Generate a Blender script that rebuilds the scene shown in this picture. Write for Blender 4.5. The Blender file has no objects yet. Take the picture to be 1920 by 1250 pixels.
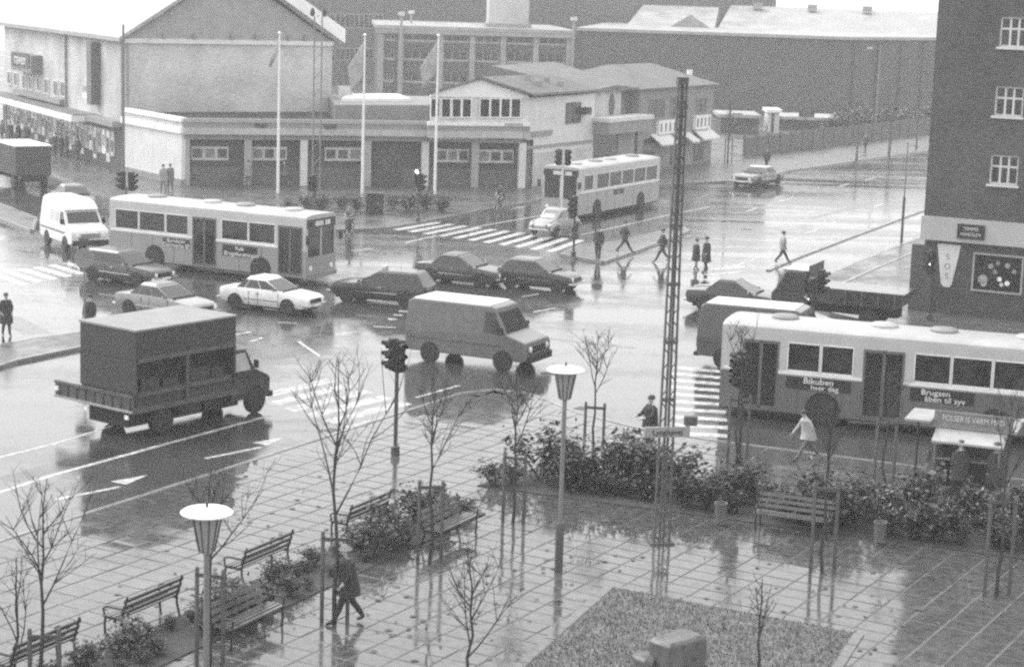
import bpy, bmesh, math, random
from mathutils import Vector, Matrix
R = math.radians
rnd = random.Random(7)
sc = bpy.context.scene
C = sc.collection

# ------------------------------------------------------------------ camera
CAM_H, PITCH, ROLL, FPX = 13.8316, 0.1755836, -0.0317103, 3698.96   # metres, radians, radians, focal length in photo pixels
_cr, _sr, _cp, _sp = math.cos(ROLL), math.sin(ROLL), math.cos(PITCH), math.sin(PITCH)
_fw = Vector((0, _cp, -_sp)); _r0 = Vector((1, 0, 0)); _u0 = Vector((0, _sp, _cp))
_rt = _r0 * _cr - _u0 * _sr
_up = _r0 * _sr + _u0 * _cr
cd = bpy.data.cameras.new('camera'); cam = bpy.data.objects.new('camera', cd); C.objects.link(cam)
m = Matrix(((_rt.x, _up.x, -_fw.x), (_rt.y, _up.y, -_fw.y), (_rt.z, _up.z, -_fw.z))).to_4x4()
m.translation = (0, 0, CAM_H); cam.matrix_world = m
cd.sensor_width = 36; cd.lens = 36 * FPX / 1920; cd.clip_end = 3000; cd.clip_start = 0.5
sc.camera = cam

# ------------------------------------------------------------------ overcast daylight
SUN_EL, SUN_AZ = R(48), R(-62)          # azimuth measured from +Y towards +X
w = bpy.data.worlds.new('World'); sc.world = w; w.use_nodes = True
nt = w.node_tree; bg = nt.nodes['Background']
sky = nt.nodes.new('ShaderNodeTexSky'); sky.sky_type = 'NISHITA'; sky.sun_disc = False
sky.sun_elevation = SUN_EL; sky.sun_rotation = SUN_AZ; sky.air_density = 1.0; sky.dust_density = 6.0; sky.ozone_density = 1.0
bw = nt.nodes.new('ShaderNodeRGBToBW')
cloud = nt.nodes.new('ShaderNodeMix'); cloud.data_type = 'FLOAT'; cloud.inputs[0].default_value = 0.72      # even cloud cover over the clear sky
cloud.inputs[3].default_value = 4.6
nt.links.new(sky.outputs[0], bw.inputs[0]); nt.links.new(bw.outputs[0], cloud.inputs[2]); nt.links.new(cloud.outputs[0], bg.inputs[0]); bg.inputs[1].default_value = 0.12
sd = bpy.data.lights.new('sun', 'SUN'); so = bpy.data.objects.new('sun', sd); C.objects.link(so)
sd.energy = 0.5; sd.angle = R(40); sd.color = (1, 1, 1)
_sdir = Vector((math.sin(SUN_AZ) * math.cos(SUN_EL), math.cos(SUN_AZ) * math.cos(SUN_EL), math.sin(SUN_EL)))
so.rotation_euler = _sdir.to_track_quat('Z', 'Y').to_euler(); so.location = (-40, 20, 60)
sc.view_settings.view_transform = 'Standard'; sc.view_settings.look = 'None'
sc.view_settings.exposure = 1.9; sc.view_settings.gamma = 1.0; sc.view_settings.use_curve_mapping = False
sc.cycles.volume_step_rate = 4; sc.cycles.max_bounces = 8; sc.cycles.volume_bounces = 1
sc.cycles.use_denoising = False; sc.cycles.filter_width = 2.4; sc.cycles.sample_clamp_indirect = 4.0

# ------------------------------------------------------------------ pixel -> place
def ray(px, py):
    u = (px - 960) / FPX; v = (625 - py) / FPX
    return _fw + _rt * u + _up * v
def G(px, py, z=0.0):                   # where the pixel's line of sight meets the level z
    d = ray(px, py); t = (z - CAM_H) / d.z
    return Vector((0, 0, CAM_H)) + d * t
def onplane(px, py, P, d):              # where it meets the upright plane through P along d -> (distance along d, height)
    o = Vector((0, 0, CAM_H)); r = ray(px, py); n = Vector((-d.y, d.x, 0))
    q = o + r * ((Vector(P) - o).dot(n) / r.dot(n))
    return (q - Vector(P)).dot(Vector((d.x, d.y, 0))), q.z
def atdepth(px, py, Y):
    r = ray(px, py); return Vector((0, 0, CAM_H)) + r * (Y / r.y)
def dirv(a): return Vector((math.cos(R(a)), math.sin(R(a)), 0))
A_DEG, B_DEG = 60.0, -24.0
dA, dB = dirv(A_DEG), dirv(B_DEG)

# ------------------------------------------------------------------ materials (a black and white photograph: everything is grey)
MATS = {}
def mat(name, v, rough=0.6, var=0.18, scale=2.0, bump=0.0, bscale=None, metal=0.0, ior=1.45, rvar=0.0, coat=0.0, streak=0.0):
    if name in MATS: return MATS[name]
    mt = bpy.data.materials.new(name); mt.use_nodes = True
    n = mt.node_tree.nodes; l = mt.node_tree.links; b = n['Principled BSDF']
    tc = n.new('ShaderNodeTexCoord')
    no = n.new('ShaderNodeTexNoise'); no.inputs['Scale'].default_value = scale; no.inputs['Detail'].default_value = 6; no.inputs['Roughness'].default_value = 0.62
    l.new(tc.outputs['Object'], no.inputs['Vector'])
    cr = n.new('ShaderNodeValToRGB')
    lo, hi = max(0, v * (1 - var)), min(1, v * (1 + var))
    cr.color_ramp.elements[0].color = (lo, lo, lo, 1); cr.color_ramp.elements[1].color = (hi, hi, hi, 1)
    cr.color_ramp.elements[0].position = 0.3; cr.color_ramp.elements[1].position = 0.7
    l.new(no.outputs['Fac'], cr.inputs[0])
    col = cr.outputs[0]
    if streak > 0:                       # rain streaks running down
        mp = n.new('ShaderNodeMapping'); mp.inputs['Scale'].default_value = (6, 6, 0.25); l.new(tc.outputs['Object'], mp.inputs[0])
        n2 = n.new('ShaderNodeTexNoise'); n2.inputs['Scale'].default_value = 1.2; n2.inputs['Detail'].default_value = 4; l.new(mp.outputs[0], n2.inputs['Vector'])
        mx = n.new('ShaderNodeMix'); mx.data_type = 'RGBA'; mx.blend_type = 'MULTIPLY'; mx.inputs[0].default_value = streak
        l.new(col, mx.inputs[6]); l.new(n2.outputs['Fac'], mx.inputs[7]); col = mx.outputs[2]
    l.new(col, b.inputs['Base Color'])
    b.inputs['Roughness'].default_value = rough; b.inputs['Metallic'].default_value = metal; b.inputs['IOR'].default_value = ior
    if rvar > 0:
        mr = n.new('ShaderNodeMapRange'); mr.inputs[3].default_value = max(0.02, rough - rvar); mr.inputs[4].default_value = min(1, rough + rvar)
        mr.inputs[1].default_value = 0.35; mr.inputs[2].default_value = 0.65
        l.new(no.outputs['Fac'], mr.inputs[0]); l.new(mr.outputs[0], b.inputs['Roughness'])
    if coat > 0: b.inputs['Coat Weight'].default_value = coat; b.inputs['Coat Roughness'].default_value = 0.06; b.inputs['Coat IOR'].default_value = 1.4
    if bump > 0:
        nb = n.new('ShaderNodeTexNoise'); nb.inputs['Scale'].default_value = bscale or scale * 8; nb.inputs['Detail'].default_value = 4
        l.new(tc.outputs['Object'], nb.inputs['Vector'])
        bp = n.new('ShaderNodeBump'); bp.inputs['Strength'].default_value = bump; bp.inputs['Distance'].default_value = 0.02
        l.new(nb.outputs['Fac'], bp.inputs['Height']); l.new(bp.outputs[0], b.inputs['Normal'])
    MATS[name] = mt
    return mt
def wet(name, v, var, r_lo, r_hi, big, fine, bump, ior=1.5, tracks=None):
    # rain-wet ground: a dull base under a film of water that is smoother in the low patches
    if name in MATS: return MATS[name]
    mt = bpy.data.materials.new(name); mt.use_nodes = True
    n = mt.node_tree.nodes; l = mt.node_tree.links; b = n['Principled BSDF']
    geo = n.new('ShaderNodeNewGeometry')
    n1 = n.new('ShaderNodeTexNoise'); n1.inputs['Scale'].default_value = big; n1.inputs['Detail'].default_value = 5; n1.inputs['Roughness'].default_value = 0.6
    n2 = n.new('ShaderNodeTexNoise'); n2.inputs['Scale'].default_value = fine; n2.inputs['Detail'].default_value = 5
    vec = geo.outputs['Position']
    if tracks is not None:               # stretched along the traffic
        mp = n.new('ShaderNodeMapping'); mp.inputs['Rotation'].default_value = (0, 0, R(-tracks)); mp.inputs['Scale'].default_value = (0.16, 1, 1)
        l.new(vec, mp.inputs[0]); l.new(mp.outputs[0], n1.inputs['Vector'])
    else: l.new(vec, n1.inputs['Vector'])
    l.new(vec, n2.inputs['Vector'])
    cr = n.new('ShaderNodeValToRGB'); lo, hi = v * (1 - var), v * (1 + var)
    cr.color_ramp.elements[0].color = (lo, lo, lo, 1); cr.color_ramp.elements[1].color = (hi, hi, hi, 1)
    cr.color_ramp.elements[0].position = 0.32; cr.color_ramp.elements[1].position = 0.68
    l.new(n2.outputs['Fac'], cr.inputs[0]); l.new(cr.outputs[0], b.inputs['Base Color'])
    n4 = n.new('ShaderNodeTexNoise'); n4.inputs['Scale'].default_value = big * 5.5; n4.inputs['Detail'].default_value = 6; n4.inputs['Roughness'].default_value = 0.7; l.new(vec, n4.inputs['Vector'])
    mm = n.new('ShaderNodeMix'); mm.data_type = 'FLOAT'; mm.inputs[0].default_value = 0.4; l.new(n1.outputs['Fac'], mm.inputs[2]); l.new(n4.outputs['Fac'], mm.inputs[3])
    mr = n.new('ShaderNodeMapRange'); mr.inputs[1].default_value = 0.42; mr.inputs[2].default_value = 0.58; mr.inputs[3].default_value = r_lo; mr.inputs[4].default_value = r_hi
    l.new(mm.outputs[0], mr.inputs[0]); l.new(mr.outputs[0], b.inputs['Roughness'])
    b.inputs['IOR'].default_value = ior
    if bump > 0:
        n3 = n.new('ShaderNodeTexNoise'); n3.inputs['Scale'].default_value = 5; n3.inputs['Detail'].default_value = 8; n3.inputs['Roughness'].default_value = 0.7
        l.new(vec, n3.inputs['Vector'])
        bp = n.new('ShaderNodeBump'); bp.inputs['Strength'].default_value = bump; bp.inputs['Distance'].default_value = 0.01
        l.new(n3.outputs['Fac'], bp.inputs['Height']); l.new(bp.outputs[0], b.inputs['Normal'])
    MATS[name] = mt
    return mt
def glass(name='window_glass', v=0.02, rough=0.06):
    return mat(name, v, rough, 0.4, 0.7, ior=1.5)
def brickmat(name, v, mortar, sx=0.24, sy=0.075, rough=0.75, contrast=0.25, emboss=0.4):
    # courses too fine to pick apart at this distance
    if name in MATS: return MATS[name]
    mt = bpy.data.materials.new(name); mt.use_nodes = True
    n = mt.node_tree.nodes; l = mt.node_tree.links; b = n['Principled BSDF']
    tc = n.new('ShaderNodeTexCoord')
    cb = n.new('ShaderNodeSeparateXYZ'); l.new(tc.outputs['Object'], cb.inputs[0])
    ad = n.new('ShaderNodeMath'); ad.operation = 'ADD'; l.new(cb.outputs[0], ad.inputs[0]); l.new(cb.outputs[1], ad.inputs[1])
    cx = n.new('ShaderNodeCombineXYZ'); l.new(ad.outputs[0], cx.inputs[0]); l.new(cb.outputs[2], cx.inputs[1])
    br = n.new('ShaderNodeTexBrick'); br.inputs['Scale'].default_value = 1.0
    br.inputs['Brick Width'].default_value = sx; br.inputs['Row Height'].default_value = sy; br.inputs['Mortar Size'].default_value = 0.008
    br.inputs['Color1'].default_value = (v * (1 - contrast),) * 3 + (1,); br.inputs['Color2'].default_value = (v * (1 + contrast),) * 3 + (1,); br.inputs['Mortar'].default_value = (mortar,) * 3 + (1,)
    l.new(cx.outputs[0], br.inputs['Vector'])
    no = n.new('ShaderNodeTexNoise'); no.inputs['Scale'].default_value = 0.35; no.inputs['Detail'].default_value = 7; l.new(tc.outputs['Object'], no.inputs['Vector'])
    mr = n.new('ShaderNodeMapRange'); mr.inputs[1].default_value = 0.3; mr.inputs[2].default_value = 0.7; mr.inputs[3].default_value = 0.72; mr.inputs[4].default_value = 1.2; l.new(no.outputs['Fac'], mr.inputs[0])
    mx = n.new('ShaderNodeMix'); mx.data_type = 'RGBA'; mx.blend_type = 'MULTIPLY'; mx.inputs[0].default_value = 1
    l.new(br.outputs['Color'], mx.inputs[6]); l.new(mr.outputs[0], mx.inputs[7]); l.new(mx.outputs[2], b.inputs['Base Color'])
    b.inputs['Roughness'].default_value = rough
    MATS[name] = mt
    return mt

# ------------------------------------------------------------------ mesh building
class MB:
    def __init__(s): s.v = []; s.f = []
    def _add(s, vs, fs):
        o = len(s.v); s.v += [tuple(p) for p in vs]; s.f += [tuple(i + o for i in f) for f in fs]; return s
    def bx(s, x0, x1, y0, y1, z0, z1):
        vs = [(x0, y0, z0), (x1, y0, z0), (x1, y1, z0), (x0, y1, z0), (x0, y0, z1), (x1, y0, z1), (x1, y1, z1), (x0, y1, z1)]
        return s._add(vs, [(0, 3, 2, 1), (4, 5, 6, 7), (0, 1, 5, 4), (1, 2, 6, 5), (2, 3, 7, 6), (3, 0, 4, 7)])
    def box(s, c, sz, rz=0.0):
        ca, sa = math.cos(rz), math.sin(rz); vs = []
        for dz in (-.5, .5):
            for dx, dy in ((-.5, -.5), (.5, -.5), (.5, .5), (-.5, .5)):
                x, y = dx * sz[0], dy * sz[1]
                vs.append((c[0] + x * ca - y * sa, c[1] + x * sa + y * ca, c[2] + dz * sz[2]))
        return s._add(vs, [(0, 3, 2, 1), (4, 5, 6, 7), (0, 1, 5, 4), (1, 2, 6, 5), (2, 3, 7, 6), (3, 0, 4, 7)])
    def prism(s, poly, z0, z1):
        n = len(poly); ar = sum(poly[i][0] * poly[(i + 1) % n][1] - poly[(i + 1) % n][0] * poly[i][1] for i in range(n))
        if ar < 0: poly = poly[::-1]
        vs = [(p[0], p[1], z0) for p in poly] + [(p[0], p[1], z1) for p in poly]
        return s._add(vs, [tuple(range(n - 1, -1, -1)), tuple(range(n, 2 * n))] + [(i, (i + 1) % n, n + (i + 1) % n, n + i) for i in range(n)])
    def sideprism(s, poly, y0, y1):      # polygon in x,z pushed along y
        n = len(poly); ar = sum(poly[i][0] * poly[(i + 1) % n][1] - poly[(i + 1) % n][0] * poly[i][1] for i in range(n))
        if ar < 0: poly = poly[::-1]
        vs = [(p[0], y0, p[1]) for p in poly] + [(p[0], y1, p[1]) for p in poly]
        return s._add(vs, [tuple(range(n)), tuple(range(2 * n - 1, n - 1, -1))] + [(i, n + i, n + (i + 1) % n, (i + 1) % n) for i in range(n)])
    def slab(s, a, b, th, z0, z1):       # an upright board standing from a to b, th thick
        a = Vector(a); b = Vector(b); d = (b - a); d.z = 0; d.normalize(); nn = Vector((-d.y, d.x, 0)) * th * .5
        return s.prism([(p.x, p.y) for p in (a - nn, b - nn, b + nn, a + nn)], z0, z1)
    def path(s, pts, rad, n=8):
        pts = [Vector(p) for p in pts]; rings = []
        if not isinstance(rad, (list, tuple)): rad = [rad] * len(pts)
        for i, p in enumerate(pts):
            d = (pts[min(i + 1, len(pts) - 1)] - pts[max(i - 1, 0)]).normalized()
            a = d.cross(Vector((0, 0, 1)) if abs(d.z) < .9 else Vector((1, 0, 0))).normalized(); c = d.cross(a)
            rings.append([p + (a * math.cos(t) + c * math.sin(t)) * rad[i] for t in [2 * math.pi * k / n for k in range(n)]])
        return s.loft(rings)
    def loft(s, rings, cap=True):
        n = len(rings[0]); vs = [p for r in rings for p in r]; fs = []
        for i in range(len(rings) - 1):
            for k in range(n):
                a = i * n + k; b = i * n + (k + 1) % n; fs.append((a, b, b + n, a + n))
        if cap: fs += [tuple(range(n - 1, -1, -1)), tuple(range((len(rings) - 1) * n, len(rings) * n))]
        return s._add(vs, fs)
    def lathe(s, prof, n=16, c=(0, 0, 0), axis='z'):
        rings = []
        for r, z in prof:
            ring = []
            for k in range(n):
                t = 2 * math.pi * k / n; x, y = r * math.cos(t), r * math.sin(t)
                ring.append((c[0] + x, c[1] + y, c[2] + z) if axis == 'z' else ((c[0] + x, c[1] - z, c[2] + y) if axis == 'y' else (c[0] + z, c[1] + x, c[2] + y)))
            rings.append(ring)
        return s.loft(rings)
    def quad(s, *p): return s._add(p, [tuple(range(len(p)))])
    def mesh(s, name):
        me = bpy.data.meshes.new(name); me.from_pydata(s.v, [], s.f); me.update(); return me
    def build(s, name, mt, parent=None, smooth=False, bevel=0.0, seg=2):
        me = s.mesh(name)
        bm = bmesh.new(); bm.from_mesh(me); bmesh.ops.recalc_face_normals(bm, faces=bm.faces); bm.to_mesh(me); bm.free()
        if mt: me.materials.append(mt)
        o = bpy.data.objects.new(name, me); C.objects.link(o)
        if parent: o.parent = parent
        if smooth:
            for p in me.polygons: p.use_smooth = True
            try: me.set_sharp_from_angle(angle=R(38))
            except Exception: pass
        if bevel > 0:
            md = o.modifiers.new('edge', 'BEVEL'); md.width = bevel; md.segments = seg; md.limit_method = 'ANGLE'; md.angle_limit = R(35)
        return o
def thing(name, label, cat, loc=(0, 0, 0), rz=0.0, group=None):
    o = bpy.data.objects.new(name, None); C.objects.link(o); o.location = loc; o.rotation_euler = (0, 0, rz); o.empty_display_size = 0.3
    o['label'] = label; o['category'] = cat
    if group: o['group'] = group
    return o
def tag(o, label, cat, group=None):
    o['label'] = label; o['category'] = cat
    if group: o['group'] = group
    return o
def struct(o): o['kind'] = 'structure'; return o
def stuff(o): o['kind'] = 'stuff'; return o
def copy_tree(o, parent=None):
    c = o.copy(); C.objects.link(c); c.parent = parent
    for ch in [x for x in o.children]: copy_tree(ch, c)
    return c
def inst(me, name, parent, loc, rz=0.0, scale=None):
    o = bpy.data.objects.new(name, me); C.objects.link(o); o.parent = parent; o.location = loc; o.rotation_euler = (0, 0, rz)
    if scale: o.scale = scale
    return o
def lettering(txt, size, mt, parent, loc, rot, name='lettering', extrude=0.01, align='CENTER', squeeze=1.0, shear=0.0):
    cu = bpy.data.curves.new(name, 'FONT'); cu.body = txt; cu.size = size; cu.extrude = extrude; cu.align_x = align; cu.align_y = 'CENTER'; cu.resolution_u = 2; cu.shear = shear
    t = bpy.data.objects.new(name, cu); C.objects.link(t)
    me = bpy.data.meshes.new_from_object(t); bpy.data.objects.remove(t); bpy.data.curves.remove(cu)
    me.materials.append(mt)
    o = bpy.data.objects.new(name, me); C.objects.link(o); o.parent = parent; o.location = loc; o.rotation_euler = rot; o.scale = (squeeze, 1, 1)
    return o
# ================================================================== the setting: road, pavements, kerbs, markings
def inside(p, poly):
    x, y = p[0], p[1]; c = False; n = len(poly)
    for i in range(n):
        x0, y0 = poly[i][0], poly[i][1]; x1, y1 = poly[(i + 1) % n][0], poly[(i + 1) % n][1]
        if (y0 > y) != (y1 > y) and x < (x1 - x0) * (y - y0) / (y1 - y0) + x0: c = not c
    return c
def topix(p):
    d = Vector(p) - Vector((0, 0, CAM_H)); z = d.dot(_fw)
    return (960 + FPX * d.dot(_rt) / z, 625 - FPX * d.dot(_up) / z, z)
M_road = wet('wet_asphalt', 0.045, 0.45, 0.04, 0.22, 0.35, 14.0, 0.07, ior=1.68, tracks=B_DEG)
M_slab = wet('wet_concrete_slab', 0.065, 0.35, 0.02, 0.16, 0.5, 5.0, 0.035)
M_joint = mat('sand_joint', 0.12, 0.9, 0.25, 6)
M_pave = wet('wet_pavement', 0.075, 0.25, 0.2, 0.5, 0.4, 2.5, 0.04)
M_kerb = wet('wet_granite_kerb', 0.16, 0.3, 0.15, 0.4, 2.0, 20.0, 0.15)
M_worn = wet('worn_road_paint', 0.32, 0.5, 0.2, 0.4, 1.5, 2.5, 0.1)
M_mark = wet('road_paint', 0.4, 0.55, 0.2, 0.45, 1.5, 4.0, 0.1)
M_soil = mat('wet_soil', 0.035, 0.7, 0.4, 5, bump=0.6, bscale=14)
M_black = mat('black_paint', 0.016, 0.45, 0.3, 3)

road = MB().quad((-420, -60, 0), (420, -60, 0), (420, 640, 0), (-420, 640, 0)).build('road', M_road); struct(road)

def strip(name, pts, width, z1, mt, parent):
    # a flat band following points (given on the ground)
    b = MB()
    for a, c in zip(pts[:-1], pts[1:]):
        d = (c - a).normalized(); n = Vector((-d.y, d.x, 0)) * width * .5
        b.prism([(p.x, p.y) for p in (a - n, c - n, c + n, a + n)], -0.003, z1)
    return b.build(name, mt, parent)
def line_px(name, pxs, width): return strip(name, [G(*p) for p in pxs], width, 0.004, M_mark, road)
line_px('lane_line', [(-120, 955), (0, 922), (100, 890), (300, 835), (505, 779)], 0.16)
line_px('lane_line', [(-60, 872), (100, 832), (215, 797)], 0.10)
for a, b_ in (((105, 936), (225, 912)), ((385, 859), (490, 838))):
    line_px('lane_dash', [a, b_], 0.14)
for c, l_ in (((222, 905), (248, 910)), ((487, 832), (512, 836))):   # heads of the two turn arrows
    p = G(*c); q = G(*l_); d = dA; n = Vector((-d.y, d.x, 0))
    b = MB(); b.prism([(v.x, v.y) for v in (p - n * .28, p + d * 1.15 - n * .05, p + n * .28)], -0.003, 0.0035); b.build('arrow_head', M_mark, road)
line_px('lane_line', [(760, 455), (900, 424), (1020, 403), (1130, 384)], 0.16)
line_px('lane_line', [(1090, 440), (1150, 427), (1240, 406), (1330, 388)], 0.14)
line_px('lane_line', [(560, 640), (600, 668)], 0.12)
line_px('lane_dash', [(662, 563), (747, 567)], 0.42)
for p in ((768, 578), (748, 583), (738, 590), (728, 598)):
    line_px('give_way_mark', [p, (p[0] + 16, p[1] + 1)], 0.28)
for a, b_ in (((1375, 500), (1398, 492)), ((1405, 489), (1436, 478)), ((1480, 452), (1502, 444)), ((1512, 437), (1534, 430)), ((1545, 424), (1568, 416)), ((1590, 408), (1606, 402)), ((1640, 388), (1656, 382)),
             ((1572, 350), (1592, 345)), ((1622, 338), (1640, 334)), ((1460, 378), (1484, 372)), ((1400, 396), (1420, 390)), ((1060, 372), (1086, 366)), ((960, 392), (985, 387)), ((880, 402), (905, 397))):
    line_px('lane_dash', [a, b_], 0.14)
for a, b_ in (((470, 640), (492, 633)), ((438, 628), (470, 622)), ((630, 628), (668, 622)), ((520, 604), (556, 606)), ((980, 556), (1010, 551)), ((1000, 585), (1040, 578)), ((660, 470), (700, 466)), ((780, 745), (862, 722)), ((700, 612), (742, 614))):
    line_px('lane_dash', [a, b_], 0.13)
def zebra(l0, l1, u0, u1, n, wdt, mm=None):
    a0, a1, b0, b1 = G(*l0), G(*l1), G(*u0), G(*u1)
    for i in range(n):
        t = i / (n - 1); p = a0.lerp(a1, t); q = b0.lerp(b1, t); s_ = (a1 - a0).normalized() * wdt * .5
        MB().prism([(v.x, v.y) for v in (p - s_, p + s_, q + s_, q - s_)], -0.003, 0.004).build('zebra_stripe', mm or M_mark, road)
zebra((742, 431), (1030, 472), (822, 417), (1090, 450), 11, 0.5)
zebra((-20, 512), (150, 489), (48, 534), (205, 504), 7, 0.5)
zebra((470, 748), (655, 803), (622, 712), (800, 766), 6, 0.6, M_worn)
zebra((1256, 688), (1262, 812), (1350, 696), (1368, 817), 10, 0.5)
zebra((1292, 546), (1330, 505), (1352, 543), (1398, 500), 5, 0.55)
M_patch = wet('tar_patch', 0.025, 0.3, 0.1, 0.22, 0.8, 14.0, 0.12)
for px, py, a_, b_, dg in ((980, 760 - 60, 2.2, 1.4, -24), (560, 660, 3.5, .7, 60), (120, 870, 4.5, .8, 60), (1180, 560, 3.2, 1.2, -24), (660, 520, 4.0, .8, -26), (1480, 430, 6, .9, 60), (1560, 400, 9, .5, 60), (40, 610, 4, 1.1, -58), (1080, 640, 5, .45, -24), (860, 470, 5, .6, 60)):
    q = G(px, py); MB().box((q.x, q.y, 0), (a_, b_, .004), R(dg)).build('tar_patch', M_patch, road)
for px, py in ((620, 806), (330, 905), (1090, 765), (1530, 528), (560, 436)):
    q = G(px, py); b = MB(); b.box((q.x, q.y, .003), (.5, .36, .008), R(60)); b.build('drain_grate', mat('drain_iron', .015, .4, .4, 20), road)
for p, r_ in (((1590, 352), .35), ((1030, 700), .33), ((880, 610), .33), ((560, 560), .3), ((1400, 430), .33)):
    q = G(*p); MB().lathe([(r_, -.002), (r_, .005), (r_ * .8, .0065)], 18, q).build('manhole_cover', mat('cast_iron', 0.03, 0.4, 0.3, 12, bump=.4), road)

# ---------------- plaza of big concrete slabs
K0, K1 = Vector((-12.3, 46.34, 0)), Vector((-1.57, 65.73, 0))
dK = (K1 - K0).normalized()
PL = [K0 - dK * 38, K1, K1 + Vector((1.0, .75, 0)), K1 + Vector((2.2, .2, 0)), Vector((2.3, 63.0, 0)), Vector((4.2, 61.0, 0)), Vector((6.3, 59.75, 0)), Vector((26, 51.0, 0)), Vector((26, 8, 0)), Vector((-10, 8, 0))]
PZ = 0.06
plaza = MB().prism([(p.x, p.y) for p in PL], -0.02, PZ - 0.012).build('plaza_pavement', M_joint); struct(plaza)
def kerbstones(pts, ln, parent, top, wd=0.16):
    for a, c in zip(pts[:-1], pts[1:]):
        L = (c - a).length; n = max(1, round(L / ln)); d = (c - a) / n; nn = Vector((-d.y, d.x, 0)).normalized() * wd
        for i in range(n):
            p = a + d * (i + .008); q = a + d * (i + 1 - .008); j = rnd.uniform(-.004, .004)
            MB().prism([(v.x, v.y) for v in (p, q, q + nn, p + nn)], -0.01, top + j).build('kerb_stone', M_kerb, parent, bevel=0.012)
_kp = [K0 - dK * 2.0] + PL[1:8]
kerbstones(_kp, 1.15, plaza, PZ + 0.012)
for a, c in zip(_kp[:-1], _kp[1:]):          # cut border slabs along the kerb
    n = max(1, round((c - a).length / .9)); d = (c - a) / n; nn = Vector((d.y, -d.x, 0)).normalized()
    for i in range(n):
        p = a + d * (i + .02); q = a + d * (i + .98)
        MB().prism([(v.x, v.y) for v in (p + nn * .02, q + nn * .02, q + nn * .8, p + nn * .8)], -.01, PZ - .0085).build('border_slab', M_slab, plaza)
# planting beds and lawn are cut out of the slabs
BL0, BL1 = Vector((-11.6, 30.4, 0)), Vector((-1.25, 50.7, 0)); dBL = (BL1 - BL0).normalized(); nBL = Vector((-dBL.y, dBL.x, 0))
bedL = [BL0 - nBL * .8, BL1 - nBL * .8, BL1 + nBL * .8, BL0 + nBL * .8]
dF = dirv(-22.0); T0 = Vector((-0.83, 53.2, 0))
bedR = [T0, T0 + dF * 19.5, T0 + dF * 19.5 + dA * 3.3, T0 + dA * 3.3 + dF * .4]
lw0 = G(1150, 1102, PZ); lw1 = G(1600, 1187, PZ); dLw = (lw1 - lw0).normalized(); nLw = Vector((dLw.y, -dLw.x, 0))
_le = (G(985, 1250, PZ) - lw0).normalized(); lawn_poly = [lw0, lw1, lw1 + _le * 9, lw0 + _le * 9]
for nm, poly in (('planting_bed', bedL), ('planting_bed', bedR)):
    struct(MB().prism([(p.x, p.y) for p in poly], 0.02, PZ + 0.03).build(nm, M_soil))
M_lawn = mat('wet_turf', 0.12, 0.75, 0.35, 3, bump=.7, bscale=22)
struct(MB().prism([(p.x, p.y) for p in lawn_poly], 0.02, PZ + 0.012).build('lawn', M_lawn))
edging = MB().prism([(0, 0), (1, 0), (1, 1), (0, 1)], 0, 1)
for a, c in ((lawn_poly[0], lawn_poly[1]), (lawn_poly[3], lawn_poly[0]), (lawn_poly[1], lawn_poly[2])):
    L = (c - a).length; n = round(L / 0.8); d = (c - a) / n; nn = Vector((-d.y, d.x, 0)).normalized() * .24
    for i in range(n):
        p = a + d * (i + .012); q = a + d * (i + .988)
        MB().prism([(v.x, v.y) for v in (p, q, q + nn, p + nn)], 0.03, PZ + 0.02 + rnd.uniform(-.003, .003)).build('edging_slab', M_slab, plaza, bevel=.008)
# slabs 0.80 x 0.625 m
ta = dirv(60.5); tb = Vector((ta.y, -ta.x, 0))
slab_me = MB().prism([(-.292, -.378), (.292, -.378), (.292, .378), (-.292, .378)], -0.06, 0.0).build('slab', M_slab)
_bm = bmesh.new(); _bm.from_mesh(slab_me.data); bmesh.ops.bevel(_bm, geom=[e for e in _bm.edges if all(v.co.z > -.01 for v in e.verts)], offset=0.008, segments=1, affect='EDGES'); _bm.to_mesh(slab_me.data); _bm.free()
me = slab_me.data; bpy.data.objects.remove(slab_me)
O = Vector((-1, 45, 0)); cells = []
for i in range(-62, 42):
    for j in range(-30, 36):
        c = O + ta * (i * .625) + tb * (j * .8 + (.0))
        if not inside(c, PL): continue
        corners = [c + ta * sx * .31 + tb * sy * .4 for sx in (-1, 1) for sy in (-1, 1)]
        if not all(inside(k, PL) for k in corners): continue
        if any(all(inside(k, q_) for k in corners) for q_ in (lawn_poly, bedL, bedR)): continue
        if c.y < 26: continue
        x, y, z = topix(c + Vector((0, 0, PZ))); vis = -40 < x < 1960 and 600 < y < 1290
        cells.append((0 if vis else 1, z, c))
cells.sort(key=lambda t: (t[0], t[1]))
far = MB()
for k, (vis, z, c) in enumerate(cells):
    tilt = (rnd.gauss(0, .006), rnd.gauss(0, .006)); dz = rnd.uniform(-.003, .003)
    if k < 300:
        o = inst(me, 'slab', plaza, (c.x, c.y, PZ + dz), R(60.5)); o.rotation_euler = (tilt[0], tilt[1], R(60.5))
    else:
        vs = []
        for zz in (PZ - .05, PZ):
            for sx, sy in ((-.292, -.378), (.292, -.378), (.292, .378), (-.292, .378)):
                p = c + ta * sx - tb * sy; vs.append((p.x, p.y, zz + dz + (sx * tilt[1] - sy * tilt[0]) * 1.0))
        far._add(vs, [(4, 5, 6, 7), (0, 1, 5, 4), (1, 2, 6, 5), (2, 3, 7, 6), (3, 0, 4, 7)])
stuff(far.build('far_slabs', M_slab, plaza))

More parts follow.
